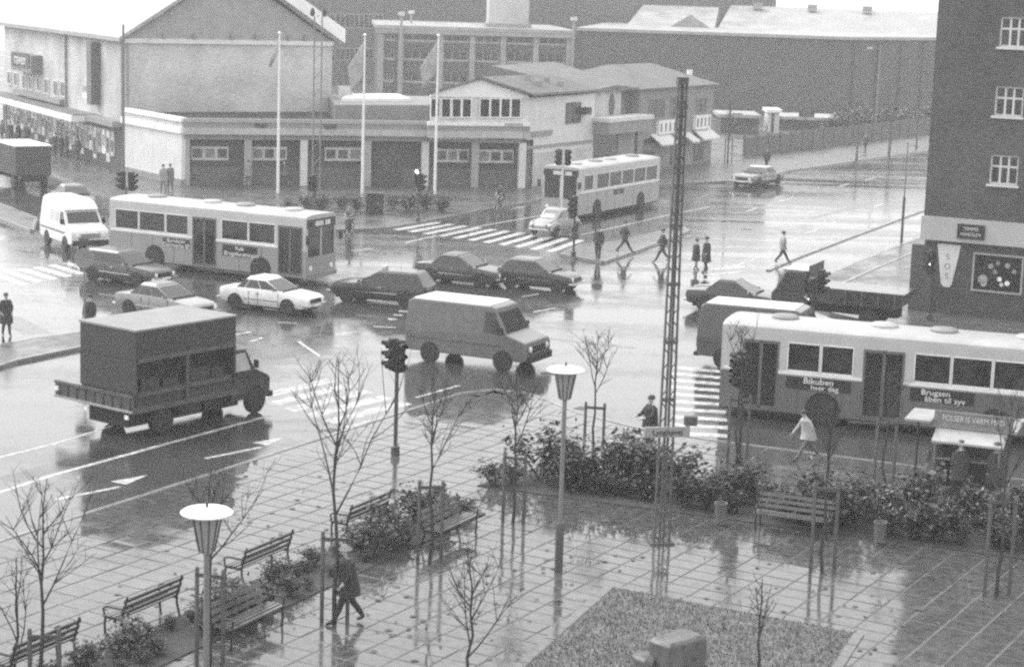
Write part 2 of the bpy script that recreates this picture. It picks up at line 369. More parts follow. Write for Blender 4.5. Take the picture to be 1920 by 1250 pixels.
# ---------------- the other pavements
def pavement(name, pxs, extra, ztop=0.12):
    pts = [G(*p) for p in pxs]
    o = MB().prism([(p.x, p.y) for p in pts + [Vector(e) for e in extra]], -0.02, ztop).build(name, M_pave); struct(o)
    b = MB()
    for a, c in zip(pts[:-1], pts[1:]): b.slab(a, c, 0.22, -0.01, ztop + .008)
    b.build('kerb', M_kerb, o)
    return o
north_pave = pavement('north_pavement', [(-90, 268), (0, 292), (95, 326), (200, 372), (330, 398), (460, 418), (560, 428), (640, 434), (720, 430), (790, 419), (880, 401), (1010, 377), (1130, 354), (1360, 342), (1480, 322), (1740, 284), (1990, 244)], [(130, 330, 0), (-150, 330, 0)])
east_pts = [(1820, 408), (1727, 447), (1640, 481), (1549, 519), (1500, 545), (1500, 566), (1560, 590), (1700, 622), (1960, 670)]
east_pave = pavement('east_pavement', east_pts, [(70, 70, 0), (90, 190, 0)])
strip('cycle_kerb', [G(*p) for p in ((1440, 508), (1495, 484), (1600, 444), (1727, 397), (1800, 370))], 0.2, 0.07, M_kerb, east_pave)
strip('cycle_kerb', [G(*p) for p in ((1560, 545), (1640, 508), (1725, 472))], 0.18, 0.15, M_kerb, east_pave)
def island(name, pxs):
    pts = [G(*p) for p in pxs]
    o = MB().prism([(p.x, p.y) for p in pts], -0.01, .12).build(name, M_pave, bevel=.03); struct(o)
    b = MB()
    for a, c in zip(pts, pts[1:] + pts[:1]): b.slab(a, c, .18, -.005, .13)
    b.build('kerb', M_kerb, o); return o
island('traffic_island', [(-80, 712), (0, 690), (30, 680), (150, 655), (215, 632), (150, 628), (60, 640), (-80, 668)])
island('traffic_island', [(-60, 372), (0, 385), (68, 412), (60, 436), (0, 412), (-60, 396)])
island('traffic_island', [(1052, 480), (1130, 494), (1190, 474), (1290, 436), (1280, 428), (1160, 456), (1090, 462)])
# ================================================================== buildings
def facade(name, label, P, deg, cat='building'):
    # local x runs along the wall to the right, local y goes into the building
    t = thing(name, label, cat, (P[0], P[1], 0), R(deg)); d = dirv(deg)
    def at(px, py): return onplane(px, py, Vector((P[0], P[1], 0)), d)
    return t, at
def window(parent, mt, x0, x1, z0, z1, y, nx=2, transom=None, fw=0.07, mtpane=None, depth=0.06):
    b = MB()
    b.bx(x0 - fw, x0, y - depth, y + .02, z0 - fw, z1 + fw); b.bx(x1, x1 + fw, y - depth, y + .02, z0 - fw, z1 + fw)
    b.bx(x0, x1, y - depth, y + .02, z0 - fw, z0); b.bx(x0, x1, y - depth, y + .02, z1, z1 + fw)
    for i in range(1, nx):
        xc = x0 + (x1 - x0) * i / nx; b.bx(xc - fw * .5, xc + fw * .5, y - depth * .9, y + .018, z0, z1)
    if transom: b.bx(x0, x1, y - depth * .85, y + .016, z0 + (z1 - z0) * transom - fw * .45, z0 + (z1 - z0) * transom + fw * .45)
    f = b.build('window', mt, parent)
    MB().bx(x0 + .001, x1 - .001, y - depth * .35, y + .01, z0 + .001, z1 - .001).build('pane', mtpane or glass(), f)
    return f
def wall_open(b, x0, x1, z0, z1, y0, y1, ops):
    xs = sorted({x0, x1, *[o[0] for o in ops], *[o[1] for o in ops]}); zs = sorted({z0, z1, *[o[2] for o in ops], *[o[3] for o in ops]})
    for i in range(len(xs) - 1):
        run = None
        for j in range(len(zs) - 1):
            xc, zc = (xs[i] + xs[i + 1]) / 2, (zs[j] + zs[j + 1]) / 2
            hole = any(o[0] < xc < o[1] and o[2] < zc < o[3] for o in ops)
            if not hole: run = (run[0] if run else zs[j], zs[j + 1])
            if (hole or j == len(zs) - 2) and run: b.bx(xs[i], xs[i + 1], y0, y1, run[0], run[1]); run = None
M_rend = brickmat('pale_brickwork', 0.43, 0.5, .3, .1, contrast=.13)
M_rend2 = mat('grey_render', 0.25, 0.8, 0.2, 1.3, bump=.2, bscale=30, streak=0.4)
M_white = mat('white_paint', 0.75, 0.55, 0.1, 1.0, streak=0.12)
M_offw = mat('off_white_paint', 0.62, 0.6, 0.12, 1.0, streak=0.2)
M_trim = mat('grey_trim', 0.22, 0.5, 0.15, 2)
M_dark = mat('dark_recess', 0.05, 0.6, 0.3, 1.5)
M_roofw = mat('wet_pale_roofing', 0.33, 0.5, 0.25, 0.35, rvar=.15, streak=.3)
M_roofg = mat('grey_felt_roof', 0.13, 0.7, 0.2, 0.6, bump=.3, streak=.2)
M_metal = mat('grey_steel', 0.2, 0.4, 0.2, 4, metal=.3)

# ---------------- cinema-like hall, far left: long front on the left street, gable end towards us
cc = G(235, 326); EV = 9.29
cl = G(8, 43, EV); crt = G(623, 78, EV); crt.z = 0; cl.z = 0
fdeg = math.degrees(math.atan2(cc.y - cl.y, cc.x - cl.x)); gdeg = math.degrees(math.atan2(crt.y - cc.y, crt.x - cc.x))
hall, _ = facade('cinema_hall', 'big pale rendered hall with white pitched roof and neon sign on the street front', cc, gdeg)
gl = (crt - cc).length
inv = lambda p: hall.matrix_world.inverted() @ Vector(p)
bpy.context.view_layer.update()
cl_l = inv((cl.x, cl.y, 0)); far_l = cl_l + Vector((gl, 0, 0)) * 1.0
MB().prism([(0, 0), (gl, 0), (far_l.x + 0, cl_l.y), (cl_l.x, cl_l.y)], 0, EV).build('wall', M_rend, hall)
ap = Vector((gl * .5, 0, EV + 5.0))
b = MB(); b._add([(0.02, 0.02, EV - .001), (gl - .02, 0.02, EV - .001), (gl * .5, 0.02, EV + 4.75), (0.02, .3, EV - .001), (gl - .02, .3, EV - .001), (gl * .5, .3, EV + 4.75)], [(0, 1, 2), (5, 4, 3), (0, 3, 4, 1), (1, 4, 5, 2), (2, 5, 3, 0)])
b.build('gable', mat('gable_render', .32, .8, .15, 1.2, streak=.3), hall)
b = MB(); bk = cl_l
off = Vector((cl_l.x, cl_l.y, 0)).normalized()
def roofpt(x, z, back): q = Vector((x, -.45, z)) + (off * (cl_l.length + 1.0) if back else Vector((0, 0, 0))); return q
sl = 4.9 / (gl * .5)
for s0, s1 in ((-.55, gl * .5), (gl + .55, gl * .5)):
    z0 = EV + .12 - .55 * sl; z1 = EV + 5.02
    q = [roofpt(s0, z0, 0), roofpt(s1, z1, 0), roofpt(s1, z1, 1), roofpt(s0, z0, 1)]
    b._add(q + [p + Vector((0, 0, .28)) for p in q], [(0, 1, 2, 3), (4, 5, 6, 7), (0, 1, 5, 4), (1, 2, 6, 5), (2, 3, 7, 6), (3, 0, 4, 7)])
roof = b.build('roof', M_roofw, hall)
b = MB(); xa, za, xb, zb_ = gl + .7, EV - .1, gl * .5 + .2, EV + 5.1
b.sideprism([(xa, za), (xa, za + 1.0), (xb, zb_ + .95), (xb, zb_)], -.75, -.46); b.build('verge_board', M_white, roof)
MB().bx(-.05, gl + .05, -.16, -.003, EV - .32, EV - .02).build('cornice', M_offw, hall)
for x in (.25, 1.0): MB().path([(x * 1.0 - .1, -.1, .1), (x - .1, -.1, EV - .35)], .07, 6).build('downpipe', M_trim, hall) if x < .5 else None
for t_ in (.18, .32, .5, .62, .78, .86): MB().bx(gl * t_ - .07, gl * t_ + .07, -.2, -.02, EV - .02, EV + .45).build('vent', M_trim, hall)
# its street front
fr, fat = facade('cinema_front', 'x', cl, fdeg)
bpy.data.objects.remove(fr)
def fpart(name, mt, parent=hall, **k): return None
Mf = Matrix.Translation((cl.x, cl.y, 0)) @ Matrix.Rotation(R(fdeg), 4, 'Z')
Mloc = Matrix.Translation((cc.x, cc.y, 0)) @ Matrix.Rotation(R(gdeg), 4, 'Z')
Mrel = Mloc.inverted() @ Mf                       # street-front coordinates -> hall coordinates
def fput(o): o.matrix_local = Mrel; return o
FL = (cc - cl).length
fput(MB().bx(0, FL, -.22, -.002, EV - .22, EV + .06).build('gutter', M_trim, hall))
for px in (126, 232):
    s, _z = fat(px, 120); fput(MB().path([(s, -.12, 3.4), (s, -.12, EV - .3)], .09, 6).build('downpipe', M_trim, hall))
s0, _z = fat(2, 180); s1, z1 = fat(180, 240)
_, zc = fat(95, 222)
can = fput(MB().bx(-6, FL * .80, -1.9, -.004, 3.1, 3.55).build('canopy', M_white, hall)); 
fput(MB().bx(-6, FL * .80, -1.8, -.01, 3.55, 3.62).build('canopy_roof', M_roofg, hall))
fput(MB().bx(FL * .80 + .01, FL - .1, -.9, -.006, 3.2, 3.6).build('side_canopy', M_trim, hall))
def front_rect(x0, y0, x1, y1):
    a = fat(x0, y0); c = fat(x1, y1); return a[0], c[0], min(a[1], c[1]), max(a[1], c[1])
for (x0, y0, x1, y1) in ((15.5, 135, 22, 158), (28, 137, 34, 161), (44, 143, 51, 167), (56, 144, 63, 168), (71.5, 147, 79, 171), (85, 149, 92.5, 176), (102, 152, 110, 180), (115, 154, 123, 181)):
    s0, s1, z0, z1 = front_rect(x0, y0, x1, y1)
    zt = fat((x0 + x1) / 2, y0 + 1)[1]; zb = fat((x0 + x1) / 2, y1 - 1)[1]
    f = window(hall, M_offw, s0, s1, zb, zt, -.02, 1, fw=.1); fput(f)
s0, s1, z0, z1 = front_rect(41, 96, 80, 136)
sg = fput(MB().bx(s0, s1, -.9, -.01, z0 - .1, z1 - .1).build('roof_sign', mat('sign_grey', .16, .5), hall))
fput(MB().bx(s0 + .4, s1 - .4, -.95, -.905, z0 + .25, z0 + 1.35).build('sign_panel', M_black, hall))
lt = lettering('raven', 1.25, M_white, hall, (0, 0, 0), (0, 0, 0)); lt.matrix_local = Mrel @ Matrix.Translation(((s0 + s1) / 2, -.97, z0 + .85)) @ Matrix.Rotation(R(90), 4, 'X') @ Matrix.Diagonal((1.25, 1, 1, 1))
s0, s1, z0, z1 = front_rect(180, 78, 189, 198)
fput(MB().bx(s0, s1, -.7, -.01, fat(185, 196)[1], fat(185, 80)[1]).build('blade_sign', mat('blade_grey', .1, .5), hall))
s0, s1, z0, z1 = front_rect(163, 160, 177, 186)
fput(MB().bx(s0, s1, -.35, -.01, fat(170, 184)[1], fat(170, 176)[1]).build('wall_lamp', M_white, hall)); fput(MB().bx(s0, s1, -.3, -.01, fat(170, 172)[1], fat(170, 163)[1]).build('wall_box', M_trim, hall))
fput(MB().bx(fat(36, 185)[0], fat(124, 200)[0], -.5, -.012, fat(124, 199)[1] + .1, fat(124, 190)[1] + .1).build('ledge', M_trim, hall))
# glazed doors and poster cases under the canopy
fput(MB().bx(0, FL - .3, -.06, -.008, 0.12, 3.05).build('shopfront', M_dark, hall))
xs = [-.2] + [1.2 + i * 1.05 for i in range(28)]
for i, x in enumerate(xs):
    if x > FL - 1.2: break
    h0 = 1.0 if i % 3 else 0.5
    o = MB().bx(x, x + .78, -.16, -.07, h0, 2.75).build('poster_case', mat('poster_white%d' % (i % 3), (.6, .42, .7)[i % 3], .5, .5, 2.5), hall); fput(o)
    MB().bx(x + .12, x + .66, -.175, -.161, h0 + .3 + (i % 4) * .12, 2.45 - (i % 5) * .12).build('poster', mat('poster_print%d' % (i % 4), (.06, .15, .28, .05)[i % 4], .6, .8, 4), o)

# ---------------- the low curved store on the corner
b0 = G(345, 352); e0 = G(975, 356); wl = cc.copy()
sdeg = math.degrees(math.atan2(e0.y - b0.y, e0.x - b0.x))
store, sat = facade('low_store', 'low flat-roofed store with striped fascia, dark shop bays and a white end wall', b0, sdeg)
SL = (e0 - b0).length; bpy.context.view_layer.update(); si = store.matrix_world.inverted(); wl_l = si @ Vector((wl.x, wl.y, 0)); hg_l = si @ Vector((crt.x, crt.y, 0))
N = 12
front = [Vector((SL * i / N, -.9 * 4 * (i / N) * (1 - i / N) * -1.0 * -.0 + .55 * 4 * (i / N) * (1 - i / N), 0)) for i in range(N + 1)]
roofpoly = [(p.x, p.y) for p in front] + [(SL, 9), (hg_l.x, hg_l.y), (wl_l.x, wl_l.y)]
MB().prism([(p[0], p[1] + 0.0) for p in roofpoly], 3.45, 4.25).build('roof', mat('dark_felt_roof', .055, .9, .3, .3, ior=1.2), store)
b = MB(); b2 = MB(); b3 = MB(); b4 = MB()
for p, q in zip(front[:-1], front[1:]):
    b.slab(p - Vector((0, .05, 0)), q - Vector((0, .05, 0)), .35, 4.28, 4.52); b2.slab(p, q, .3, 3.95, 4.279)
    b3.slab(p - Vector((0, .12, 0)), q - Vector((0, .12, 0)), .45, 3.5, 3.94); b4.slab(p + Vector((0, .15, 0)), q + Vector((0, .15, 0)), .3, 3.15, 3.499)
b.build('parapet', M_trim if False else mat('fascia_grey', .3, .6, .15, 1), store); b2.build('fascia', M_trim, store); b3.build('fascia_band', mat('fascia_pale', .42, .6, .2, 1, streak=.3), store); b4.build('soffit_beam', M_trim, store)
for x in (9.2, 4.6): MB().bx(x, x + .8, .1, .3, 3.98, 4.24).build('name_plate', M_dark, store)
# end wall to the left street
d_ = Vector((wl_l.x, wl_l.y, 0)); 
b = MB(); b.slab((0, 0, 0), wl_l, .35, 0.12, 3.5); b.build('end_wall', mat('weathered_white', .68, .6, .12, .8, streak=.3), store)
b = MB(); b.slab(Vector((0, 0, 0)) - Vector((.03, .1, 0)), wl_l + Vector((-.1, -.05, 0)), .5, 3.52, 3.94); b.build('end_band', M_white, store)
b = MB(); b.slab((0, 0, 0), wl_l, .3, 3.945, 4.275); b.build('end_fascia', mat('fascia_mid', .42, .6, .2, 1.5), store)
b = MB(); b.slab((-.03, -.05, 0), wl_l, .42, 4.28, 4.56); b.build('end_parapet', M_white, store)
b = MB(); b.slab((-.04, -.05, 0), wl_l + Vector((-.05, -.05, 0)), .42, 0.1, .55); b.build('plinth', M_trim, store)
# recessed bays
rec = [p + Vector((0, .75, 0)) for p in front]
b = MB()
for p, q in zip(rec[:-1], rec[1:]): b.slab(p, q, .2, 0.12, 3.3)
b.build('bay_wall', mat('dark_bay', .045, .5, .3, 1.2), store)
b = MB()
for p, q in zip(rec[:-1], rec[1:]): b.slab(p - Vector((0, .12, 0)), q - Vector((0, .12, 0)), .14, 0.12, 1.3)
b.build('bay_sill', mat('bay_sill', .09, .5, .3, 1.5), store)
def sx(px, py=300): return sat(px, py)[0]
def fy(x): i = max(0, min(N - 1e-6, x / SL * N)); k = int(i); return front[k].lerp(front[k + 1], i - k).y
for i, px in enumerate((349, 466, 572, 692, 800, 893, 980)):
    x = sx(px); y = fy(x); MB().bx(x - .24, x + .24, y + .02, y + .42, .12, 3.16).build('column', M_offw if i in (2, 4, 6) else mat('column_grey', .3, .6), store)
for i, (x0, x1) in enumerate(((360, 430), (475, 541), (613, 682), (823, 884), (900, 967))):
    a, c = sx(x0), sx(x1); y = fy((a + c) / 2) + .5
    o = MB().bx(a, c, y, y + .06, 1.75, 2.65).build('shop_window', mat('shop_frame', .42, .4), store)
    for k in range(3):
        u0 = a + (c - a) * (k + .12) / 3; u1 = a + (c - a) * (k + .88) / 3
        MB().bx(u0, u1, y - .02, y + .01, 1.92, 2.5).build('display_card', mat('display%d' % ((i + k) % 3), (.08, .15, .04)[(i + k) % 3], .4, .6, 5), o)
a, c = sx(705), sx(790); y = fy((a + c) / 2) + .55
MB().bx(a, c, y, y + .06, .15, 3.0).build('double_door', M_dark, store)
# block behind, between the hall and the house
mdl = MB().prism([tuple((si @ G(628, 226, 4.3)).xy), tuple((si @ G(800, 226, 4.3)).xy), (SL + 1, 15), (hg_l.x, 15)], 4.25, 5.35).build('rear_block', M_rend2, store)
MB().prism([tuple((si @ G(640, 190, 5.4)).xy), tuple((si @ G(770, 190, 5.4)).xy), tuple((si @ G(745, 181, 5.4)).xy), tuple((si @ G(655, 181, 5.4)).xy)], 5.36, 5.6).build('skylight', M_white, store)
q = si @ G(648, 184, 5.4)
MB().bx(q.x - .5, q.x + .5, q.y, q.y + .8, 5.36, 6.2).build('chimney', M_rend, store)

# ---------------- white two-storey house with gable, and its neighbours along the right-hand street
he = G(985, 355); hdeg = 59.5; hd = dirv(hdeg)
house, hat = facade('gabled_house', 'white two-storey house with low gable and rows of windows above the store', he, hdeg)
bpy.context.view_layer.update(); hi_ = house.matrix_world.inverted()
lf = G(803, 355); lf_l = hi_ @ lf; lf_l.z = 0
HE = 6.35
fdir = (Vector((0, 0, 0)) - lf_l); FW = fdir.length; fdir.normalize()
h1 = 9.5
back = Vector((h1, 0, 0)) + Vector((-.4, 1, 0)).normalized() * 9
poly = [(lf_l.x, lf_l.y), (0, 0), (h1, 0), (lf_l.x + h1, lf_l.y)]
MB().prism(poly, 3.36, HE - .15).build('wall', M_offw, house)
MB().prism([(lf_l.x + 2.2, lf_l.y), (.0, -.001), (h1, -.001), (lf_l.x + h1, lf_l.y)][0:1] + [(1.6, .6), (.9, 0), (h1, 0), (lf_l.x + h1, lf_l.y)], 0.1, 3.355).build('ground_floor', M_offw, house)
pk = lf_l.lerp(Vector((0, 0, 0)), .5) + Vector((0, 0, HE + 1.05))
L_, R_ = Vector((lf_l.x, lf_l.y, HE)) - fdir * .25, Vector((-.1, -.15, HE)) + fdir * .25
nrm = Vector((fdir.y, -fdir.x, 0)); nrm = nrm if nrm.dot(Vector((-1, -.3, 0))) > 0 else -nrm
b = MB(); z_ = HE - .15
gq = [Vector((lf_l.x, lf_l.y, z_)), Vector((0, -.02, z_)), Vector((0, -.02, HE)), pk, Vector((lf_l.x, lf_l.y, HE))]
b._add([p + nrm * .1 for p in gq] + [p - nrm * .2 for p in gq], [(0, 1, 2, 3, 4), (9, 8, 7, 6, 5)] + [(i, (i + 1) % 5, 5 + (i + 1) % 5, 5 + i) for i in range(5)])
b.build('gable', M_white, house)
Rb = Vector((h1 + .2, -.25, HE)); pb = pk + Vector((h1, 0, 0)); Lb = Vector((lf_l.x + h1 + .2, lf_l.y + .25, HE)); Bb = Rb.lerp(Lb, .5)
up = Vector((0, 0, .16)); pf = pk + nrm * .3 + Vector((0, 0, .02))
b = MB(); P4 = [L_ + nrm * .3, R_ + nrm * .3, Rb, Bb, Lb, pf, pb]
b._add(P4 + [p + up for p in P4], [(1, 2, 6, 5), (0, 5, 6, 4), (2, 3, 6), (3, 4, 6), (8, 9, 13, 12), (7, 12, 13, 11), (9, 10, 13), (10, 11, 13), (1, 2, 9, 8), (2, 3, 10, 9), (3, 4, 11, 10), (4, 0, 7, 11), (0, 5, 12, 7), (5, 1, 8, 12)])
roof = b.build('roof', M_roofg, house)
for t_, u_, s_ in ((.35, .4, .5), (.6, .55, .3), (.62, .3, .3), (.45, .72, .3)):
    p = R_.lerp(Rb, t_).lerp(pf.lerp(pb, t_), u_); MB().box((p.x, p.y, p.z + .25), (s_, s_, .5)).build('roof_vent', M_trim, roof)
# gable windows: two groups of four
gdeg2 = math.degrees(math.atan2(fdir.y, fdir.x))
Gm = Matrix.Translation((lf_l.x, lf_l.y, 0)) @ Matrix.Rotation(R(gdeg2), 4, 'Z')
wf = dirv(hdeg + gdeg2)
for grp in (((808, 822), (828, 842.5), (848, 862), (867, 881)), ((900, 915.5), (920, 935), (939.5, 954), (958.5, 973.5))):
    for (x0, x1) in grp:
        a = onplane(x0, 184, lf, wf); c = onplane(x1, 220, lf, wf)
        f = window(house, M_white, a[0], c[0], onplane((x0 + x1) / 2, 219, lf, wf)[1], onplane((x0 + x1) / 2, 186, lf, wf)[1], -.12, 1, fw=.07); f.matrix_local = Gm
for (zb, zt, y0, mm) in ((3.5, 3.95, -.45, mat('fascia_pale', .5)), (3.955, 4.3, -.3, M_trim), (4.305, 4.55, -.38, M_white)):
    o = MB().bx(-.2, FW + .1, y0, -.005, zb, zt).build('fascia_band', mm, house); o.matrix_local = Gm
a = hat(1062, 195); c = hat(1086, 228); f = window(house, M_dark, a[0], c[0], c[1], a[1], -.02, 2)
MB().bx(c[0] + .1, c[0] + .9, -.5, -.02, c[1] + .5, c[1] + 1.0).build('window_box', M_dark, house)
MB().bx(-.1, h1, -.08, -.003, 2.72, 2.92).build('string_course', M_trim, house); MB().bx(-.1, 3.3, -.1, -.004, 3.55, 3.9).build('side_fascia', M_trim, house)
MB().bx(1.0, h1 - .2, -.03, -.002, .15, 2.4).build('lower_panel', M_rend, house)
# second house
p2 = he + hd * (h1 + .05)
house2, hat2 = facade('narrow_house', 'narrow pale house with an oval window over a flat shop canopy', p2, hdeg)
h2 = 6.9
MB().bx(0, 4.6, .3, 8, 4.3, HE - .1).build('wall', M_rend, house2); MB().bx(4.61, h2, 1.0, 8, 4.3, HE - .1).build('side_wall', M_rend2, house2); MB().bx(0, h2, .2, 8, .1, 4.29).build('ground_floor', M_rend2, house2)
MB().sideprism([(-.1, HE - .095), (h2, HE - .095), (h2, HE + .1), (h2 * .5, HE + .35), (-.1, HE + .1)], .1, 1.0).build('eaves', M_roofg, house2)
b = MB(); b._add([(-.2, 0, HE + .1), (h2, 0, HE + .1), (h2 + 1, 8, HE + 1.6), (-1.5, 8, HE + 1.5), (-.2, 0, HE - .09), (h2, 0, HE - .09), (h2 + 1, 8, HE - .09), (-1.5, 8, HE - .09)], [(0, 1, 2, 3), (7, 6, 5, 4), (0, 4, 5, 1), (1, 5, 6, 2), (2, 6, 7, 3), (3, 7, 4, 0)])
b.build('roof', M_roofg, house2)
a = hat2(1152, 205); MB().lathe([(.42, -.06), (.42, .02)], 20, (a[0] + .1, .27, 0), 'y').build('oval_window', glass(), house2)
bpy.data.objects['oval_window'].scale = (1, 1, 1.9); bpy.data.objects['oval_window'].location.z = 5.3
MB().bx(-.2, h2 - .2, -1.3, .19, 3.35, 4.2).build('shop_canopy', M_trim, house2); MB().bx(-.3, h2 - .1, -1.4, .15, 4.205, 4.5).build('canopy_edge', M_offw, house2)
MB().bx(0.1, 3.4, .08, .19, 1.6, 3.3).build('shop_window', glass(), house2); MB().bx(4.0, h2 - .2, .1, .19, .2, 3.2).build('shop_front', mat('panel_grey', .25, .6), house2)
# third: corner shop
p3 = he + hd * (h1 + h2 + .1)
house3, hat3 = facade('corner_shop', 'grey two-storey corner shop with white sign boards and small awnings', p3, hdeg)
h3 = hat3(1333, 290)[0]
MB().bx(0, h3, 0, 9, .1, HE - .1).build('wall', M_rend2, house3)
b = MB(); q = [(-.3, -.3, HE), (h3 + .3, -.3, HE), (h3 + .3, 9.2, HE), (-.3, 9.2, HE), (3, 4.5, HE + 1.5), (h3 - 2.5, 4.5, HE + 1.5)]
b._add(q + [(x, y, HE - .098) for x, y, z in q[:4]], [(0, 1, 5, 4), (1, 2, 5), (2, 3, 4, 5), (3, 0, 4), (6, 7, 1, 0), (7, 8, 2, 1), (8, 9, 3, 2), (9, 6, 0, 3), (9, 8, 7, 6)]); roof = b.build('roof', M_roofg, house3)
MB().path([(h3 - .1, 2.2, HE + .3), (h3 - .1, 2.2, HE + 1.0)], .25, 8).build('chimney_cowl', M_white, roof)
for (x0, y0, x1, y1) in ((1218, 187, 1244, 220), (1259, 182, 1284, 217), (1307, 184, 1322, 210)):
    a = hat3(x0, y0); c = hat3(x1, y1); window(house3, M_trim, a[0], c[0], c[1], a[1], -.02, 2)
for (x0, y0, x1, y1, tx) in ((1230, 227, 1262, 249, 'BAR'), (1299, 217, 1326, 240, 'ØL')):
    a = hat3(x0, y0); c = hat3(x1, y1)
    o = MB().bx(a[0], c[0], -.3, -.01, c[1], a[1]).build('sign_board', M_white, house3)
    n_ = 4
    for k in range(n_):
        u = a[0] + (c[0] - a[0]) * (k + .5) / n_; MB().bx(u - .09, u + .09, -.325, -.301, c[1] + .2, a[1] - .2).build('sign_stroke', M_dark, o)
for (x0, x1, y0, y1) in ((1220, 1252, 252, 266), (1278, 1292, 249, 262), (1300, 1330, 243, 256)):
    a = hat3(x0, y0); c = hat3(x1, y1)
    MB().sideprism([(a[0], 0), (c[0], 0), (c[0], .1), (a[0], .1)], -1, 0) 
    b = MB(); b._add([(a[0], 0, a[1]), (c[0], 0, a[1]), (c[0], -1.0, c[1]), (a[0], -1.0, c[1]), (a[0], 0, a[1] - .12), (c[0], 0, a[1] - .12), (c[0], -1.0, c[1] - .12), (a[0], -1.0, c[1] - .12)], [(0, 1, 2, 3), (7, 6, 5, 4), (3, 2, 6, 7), (0, 3, 7, 4), (1, 5, 6, 2)])
    b.build('awning', M_offw, house3)
for u in (.15, .5, .82): MB().bx(h3 * u - .9, h3 * u + .9, -.04, -.002, .3, 2.5).build('shop_window', glass(), house3)

# ---------------- factory behind
M_fbrick = brickmat('factory_brick', 0.05, 0.075, contrast=.25)
M_fpil = mat('factory_pilaster', .26, .7, .15, 1)
YF = 224.0
fa = atdepth(712, 45, YF); fz = fa.z; fb = atdepth(1075, 55, YF + 2)
fdg = math.degrees(math.atan2(fb.y - fa.y, fb.x - fa.x))
fac, fct = facade('factory_block', 'brick factory with three rows of small windows, pale pilasters and white flat roof', (fa.x, fa.y), fdg)
FLn = (Vector((fb.x, fb.y, 0)) - Vector((fa.x, fa.y, 0))).length
MB().bx(0, FLn, 0, 26, 0, fz - .5).build('wall', M_fbrick, fac)
MB().bx(-.5, FLn + .2, -.6, 26.5, fz - .495, fz - .1).build('roof', M_roofw, fac); MB().bx(-.45, FLn + .1, -.55, -.02, fz - 1.0, fz - .5).build('eaves_beam', M_fpil, fac)
for px in (714, 751, 826, 885, 943, 1004, 1066):
    x = fct(px, 100)[0]; MB().bx(x - .3, x + .3, -.3, -.003, 0, fz - 1.0).build('pilaster', M_fpil, fac)
pxs = (714, 751, 826, 885, 943, 1004, 1066)
for r_, (ya, yb) in enumerate(((61, 73), (94, 108), (138, 150))):
    for i in range(6):
        x0 = fct(pxs[i], 70)[0] + .45; x1 = fct(pxs[i + 1], 70)[0] - .45
        xm = (pxs[i] + pxs[i + 1]) / 2; zt = fct(xm, ya + (xm - 712) * .028)[1]; zb = fct(xm, yb + (xm - 712) * .028)[1]
        if i == 0: x1 = x0 + (x1 - x0) * .8
        MB().bx(x0 - .1, x1 + .1, -.06, -.004, zb - .25, zb).build('sill', M_fpil, fac)
        k = max(3, int((x1 - x0) / .75))
        f = MB()
        for j in range(k + 1): u = x0 + (x1 - x0) * j / k; f.bx(u - .05, u + .05, -.05, -.003, zb, zt)
        fo = f.build('window', mat('steel_frame', .2, .5), fac)
        MB().bx(x0, x1, -.03, -.002, zb + .001, zt - .001).build('pane', glass(), fo)
a = fct(922, 20); c = fct(998, 30)
MB().bx(a[0], c[0], 4, 8, fz - .09, fz + 3.6).build('stair_tower', M_rend, fac); MB().bx(a[0] - .3, c[0] + .3, 3.7, 8.3, fz - .09, fz + .35).build('tower_base', M_trim, fac)
for px, y_ in ((752, -1.0), (1075, -.6), (778, 12)):
    x = fct(px, 40)[0]; MB().path([(x, y_, 0), (x, y_, fz + 1.0)], .16, 6).build('roof_pipe', M_fpil, fac); MB().box((x, y_, fz + 1.2), (.7, .6, .4)).build('pipe_cowl', M_offw, fac)
# blank wing
wb = atdepth(1580, 70, YF - 2); wz = wb.z - .3; wdg = math.degrees(math.atan2(wb.y - fb.y, wb.x - fb.x))
wing, wat = facade('factory_wing', 'long blank dark brick factory wing with white roof edge', (fb.x + .35, fb.y), wdg)
WL = (Vector((wb.x, wb.y, 0)) - Vector((fb.x, fb.y, 0))).length
MB().prism([(0, 0), (WL, 0), (WL + 40, 52), (0, 52)], 0, wz).build('wall', M_fbrick, wing)
MB().prism([(0, -.3), (WL + .2, -.3), (WL + 40.5, 52), (0, 52)], wz + .002, wz + .35).build('roof', M_roofw, wing)
for k in range(5):
    u = .6 + k * 4.5; p = Vector((WL, 0, 0)) + Vector((40, 52, 0)).normalized() * (u + 1); q = p + Vector((40, 52, 0)).normalized() * .5
    b = MB(); b.slab(p, q, .5, 0, wz - .4); b.build('pilaster', M_fbrick, wing)
# north-light sheds behind it
shed = thing('shed_roofs', 'bright pitched shed roofs rising behind the blank factory wing', 'building', (fb.x, fb.y, 0), R(wdg))
for x0, x1, y0, zr in ((4, 15, 24, 2.6), (15.3, 46, 26, 2.9)):
    b = MB(); z0 = wz + .2
    b._add([(x0, y0, z0), (x1, y0, z0), (x1, y0 + 12, z0 + zr), (x0 + 1.2, y0 + 12, z0 + zr), (x0, y0 + 20, z0), (x1, y0 + 20, z0)], [(0, 1, 2, 3), (3, 2, 5, 4), (0, 3, 4), (1, 5, 2), (0, 4, 5, 1)])
    b.build('roof', M_roofw, shed)
for i, x in enumerate((20, 27, 34)): MB().box((x, 36, wz + 3.2), (1.2, 1.2, .7)).build('roof_vent', M_trim, shed)
b = MB(); b._add([(9.5, 23, wz + .3), (14.5, 23, wz + .3), (12, 23.3, wz + 1.9), (9.5, 25, wz + .3), (14.5, 25, wz + .3), (12, 25, wz + 1.9)], [(0, 1, 2), (3, 5, 4), (0, 2, 5, 3), (1, 4, 5, 2)]); b.build('gablet', M_rend2, shed)
